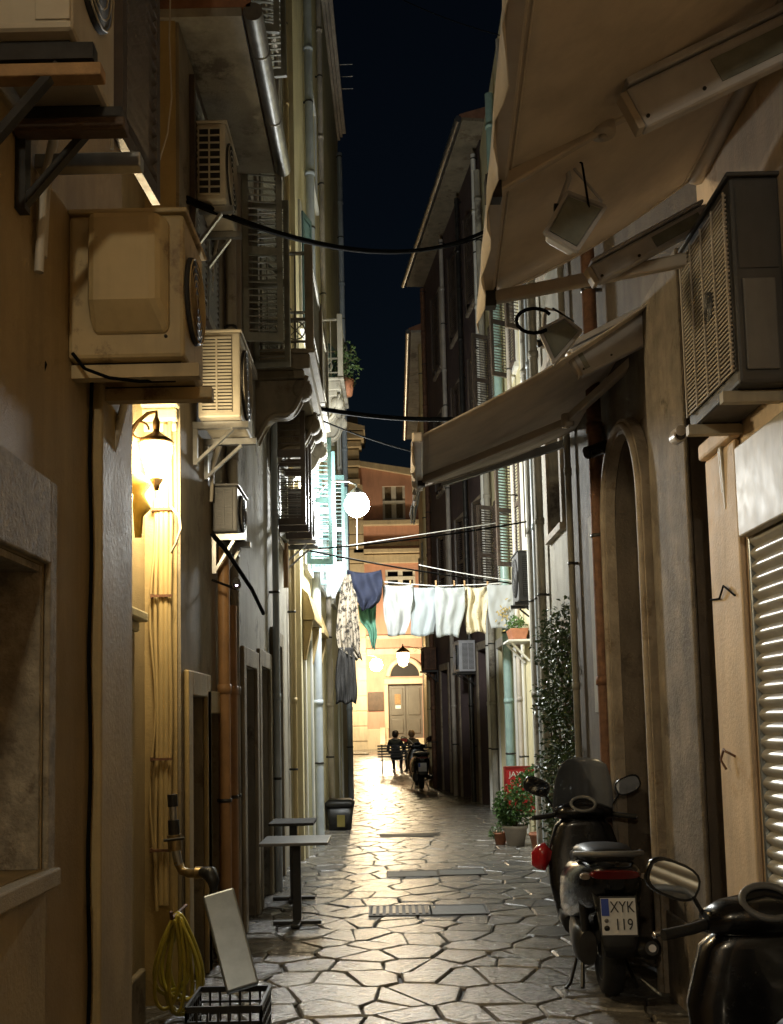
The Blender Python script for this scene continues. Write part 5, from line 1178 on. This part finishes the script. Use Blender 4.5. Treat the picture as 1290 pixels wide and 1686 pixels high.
# ================================================================== BENCH AND THE TWO PEOPLE
bq = PG(655, 1273); BY = bq.y; bx0, bx1 = PY(622, 1240, BY).x, PY(622, 1240, BY).x + 1.75
t = thing('park_bench', 'dark slatted bench where two people sit with their backs turned', 'bench')
for k in range(5):
    mb = MB(); mb.obox(((bx0 + bx1) / 2, BY - .02 - .025 * k, .52 + .085 * k), ((bx1 - bx0) / 2, 0, 0), (0, .012, 0), (0, 0, .026)); mb.build('back_slat', m_black, t)
for k in range(4):
    mb = MB(); mb.box((bx0, BY + .03 + .11 * k, .40), (bx1, BY + .12 + .11 * k, .43)); mb.build('seat_slat', m_black, t)
for x in (bx0 + .14, bx1 - .14):
    mb = MB(); mb.bar((x, BY + .04, .004), (x, BY - .13, .9), .05, .035, (1, 0, 0)); mb.bar((x, BY + .44, .004), (x, BY + .42, .4), .05, .035, (1, 0, 0)); mb.bar((x, BY + .02, .385), (x, BY + .46, .385), .04, .03); mb.build('leg', m_black, t)
def person(label, X, Y, m_top, m_hair_, seed, arm='rest', lean=0.0, twist=0):
    t = thing('person', label, 'person', 'people on the bench')
    V = Vector; hip = V((0, .2, .5))
    pts = [(hip, .15), (V((lean * .3, .16, .68)), .145), (V((lean * .6, .14, .88)), .165), (V((lean, .15, 1.02)), .12), (V((lean, .17, 1.09)), .055), (V((lean, .185, 1.14)), .06), (V((lean, .2, 1.22)), .095), (V((lean, .2, 1.29)), .082)]
    E = [(i, i + 1) for i in range(7)]
    def chain(start, lst):
        k = start
        for p, r in lst: pts.append((V(p), r)); E.append((k, len(pts) - 1)); k = len(pts) - 1
    for s in (-1, 1):
        chain(0, [((s * .1, .24, .5), .1), ((s * .12, .45, .52), .085), ((s * .13, .62, .51), .07), ((s * .12, .64, .28), .055), ((s * .11, .62, .09), .042), ((s * .12, .72, .05), .04), ((s * .13, .8, .04), .03)])
        chain(3, [((lean + s * .17, .15, 1.0), .07), ((lean + s * .24, .2, .8), .056), ((s * .25, .26, .68), .048), ((s * .18, .4, .64), .042), ((s * .13, .5, .6), .034), ((s * .11, .56, .59), .026)])
    me = bpy.data.meshes.new('body'); me.from_pydata([p for p, r in pts], E, []); o = bpy.data.objects.new('tmp', me); col.objects.link(o)
    sk = o.modifiers.new('s', 'SKIN'); o.modifiers.new('d', 'SUBSURF').levels = 2
    if not me.skin_vertices: me.attributes.new if False else None
    for i, (p, r) in enumerate(pts): me.skin_vertices[0].data[i].radius = (r, r); me.skin_vertices[0].data[i].use_root = (i == 0)
    bpy.context.view_layer.update()
    bm_ = bpy.data.meshes.new_from_object(o.evaluated_get(bpy.context.evaluated_depsgraph_get())); bpy.data.objects.remove(o)
    for m_ in (m_top, m_trous, m_skin): bm_.materials.append(m_)
    for p in bm_.polygons:
        c = p.center; p.use_smooth = True
        p.material_index = 2 if c.z > 1.075 or (c.y > .5 and c.z > .54 and abs(c.x) < .2 and c.z > .565) else (1 if (c.z < .56 and (c.y > .2 or c.z < .5)) else 0)
    link('body', bm_, t)
    mb = MB(); mb.loft([((lean, .16, 1.12), (.07, 0, 0), (0, .06, 0)), ((lean, .17, 1.19), (.1, 0, 0), (0, .095, 0)), ((lean, .185, 1.26), (.105, 0, 0), (0, .105, 0)), ((lean, .195, 1.32), (.085, 0, 0), (0, .085, 0)), ((lean, .2, 1.345), (.04, 0, 0), (0, .04, 0))], 16, 2.1); mb.build('hair', m_hair_, t)
    for s in (-1, 1):
        mb = MB(); mb.loft([((lean + s * .1, .2, 1.2), (.012, 0, 0), (0, .02, .03)), ((lean + s * .115, .2, 1.2), (.008, 0, 0), (0, .012, .02))], 8); mb.build('ear', m_skin, t)
    mb = MB(); mb.loft([((lean, .29, 1.215), (.012, 0, 0), (0, 0, .02)), ((lean, .315, 1.2), (.014, 0, 0), (0, 0, .012))], 8); mb.build('nose', m_skin, t)
    mb = MB(); mb.tube(arc((lean, .165, 1.065), .085, 0, 2 * math.pi, 18, (1, 0, 0), (0, 1, .1))[:-1], .025, 8, closed=True); mb.build('collar', m_cwhite if seed == 1 else m_top, t)
    if seed == 2: mb = MB(); mb.tube([(-.15, .12, 1.06), (-.05, .0, .95), (.05, .0, .82), (.14, .08, .66)], .016, 6); mb.build('bag_strap', m_cwhite, t)
    for s in (-1, 1): mb = MB(); mb.loft([((s * .115, .58, .035), (.042, 0, 0), (0, 0, .033)), ((s * .12, .7, .045), (.048, 0, 0), (0, 0, .043)), ((s * .125, .86, .025), (.035, 0, 0), (0, 0, .022))], 12); mb.build('shoe', m_white if seed == 1 else m_black, t)
    t.location = (X, Y, 0.0); t.rotation_euler = (0, 0, R(twist)); return t
person('person in dark jacket with white collar on the bench', PY(651, 1240, BY).x, BY - .02, m_jacket, m_hair, 1, twist=-6)
person('person in brown jacket with a pale bag strap on the bench', PY(682, 1240, BY).x, BY - .02, m_olive, m_hairb, 2, lean=-.03, twist=10)
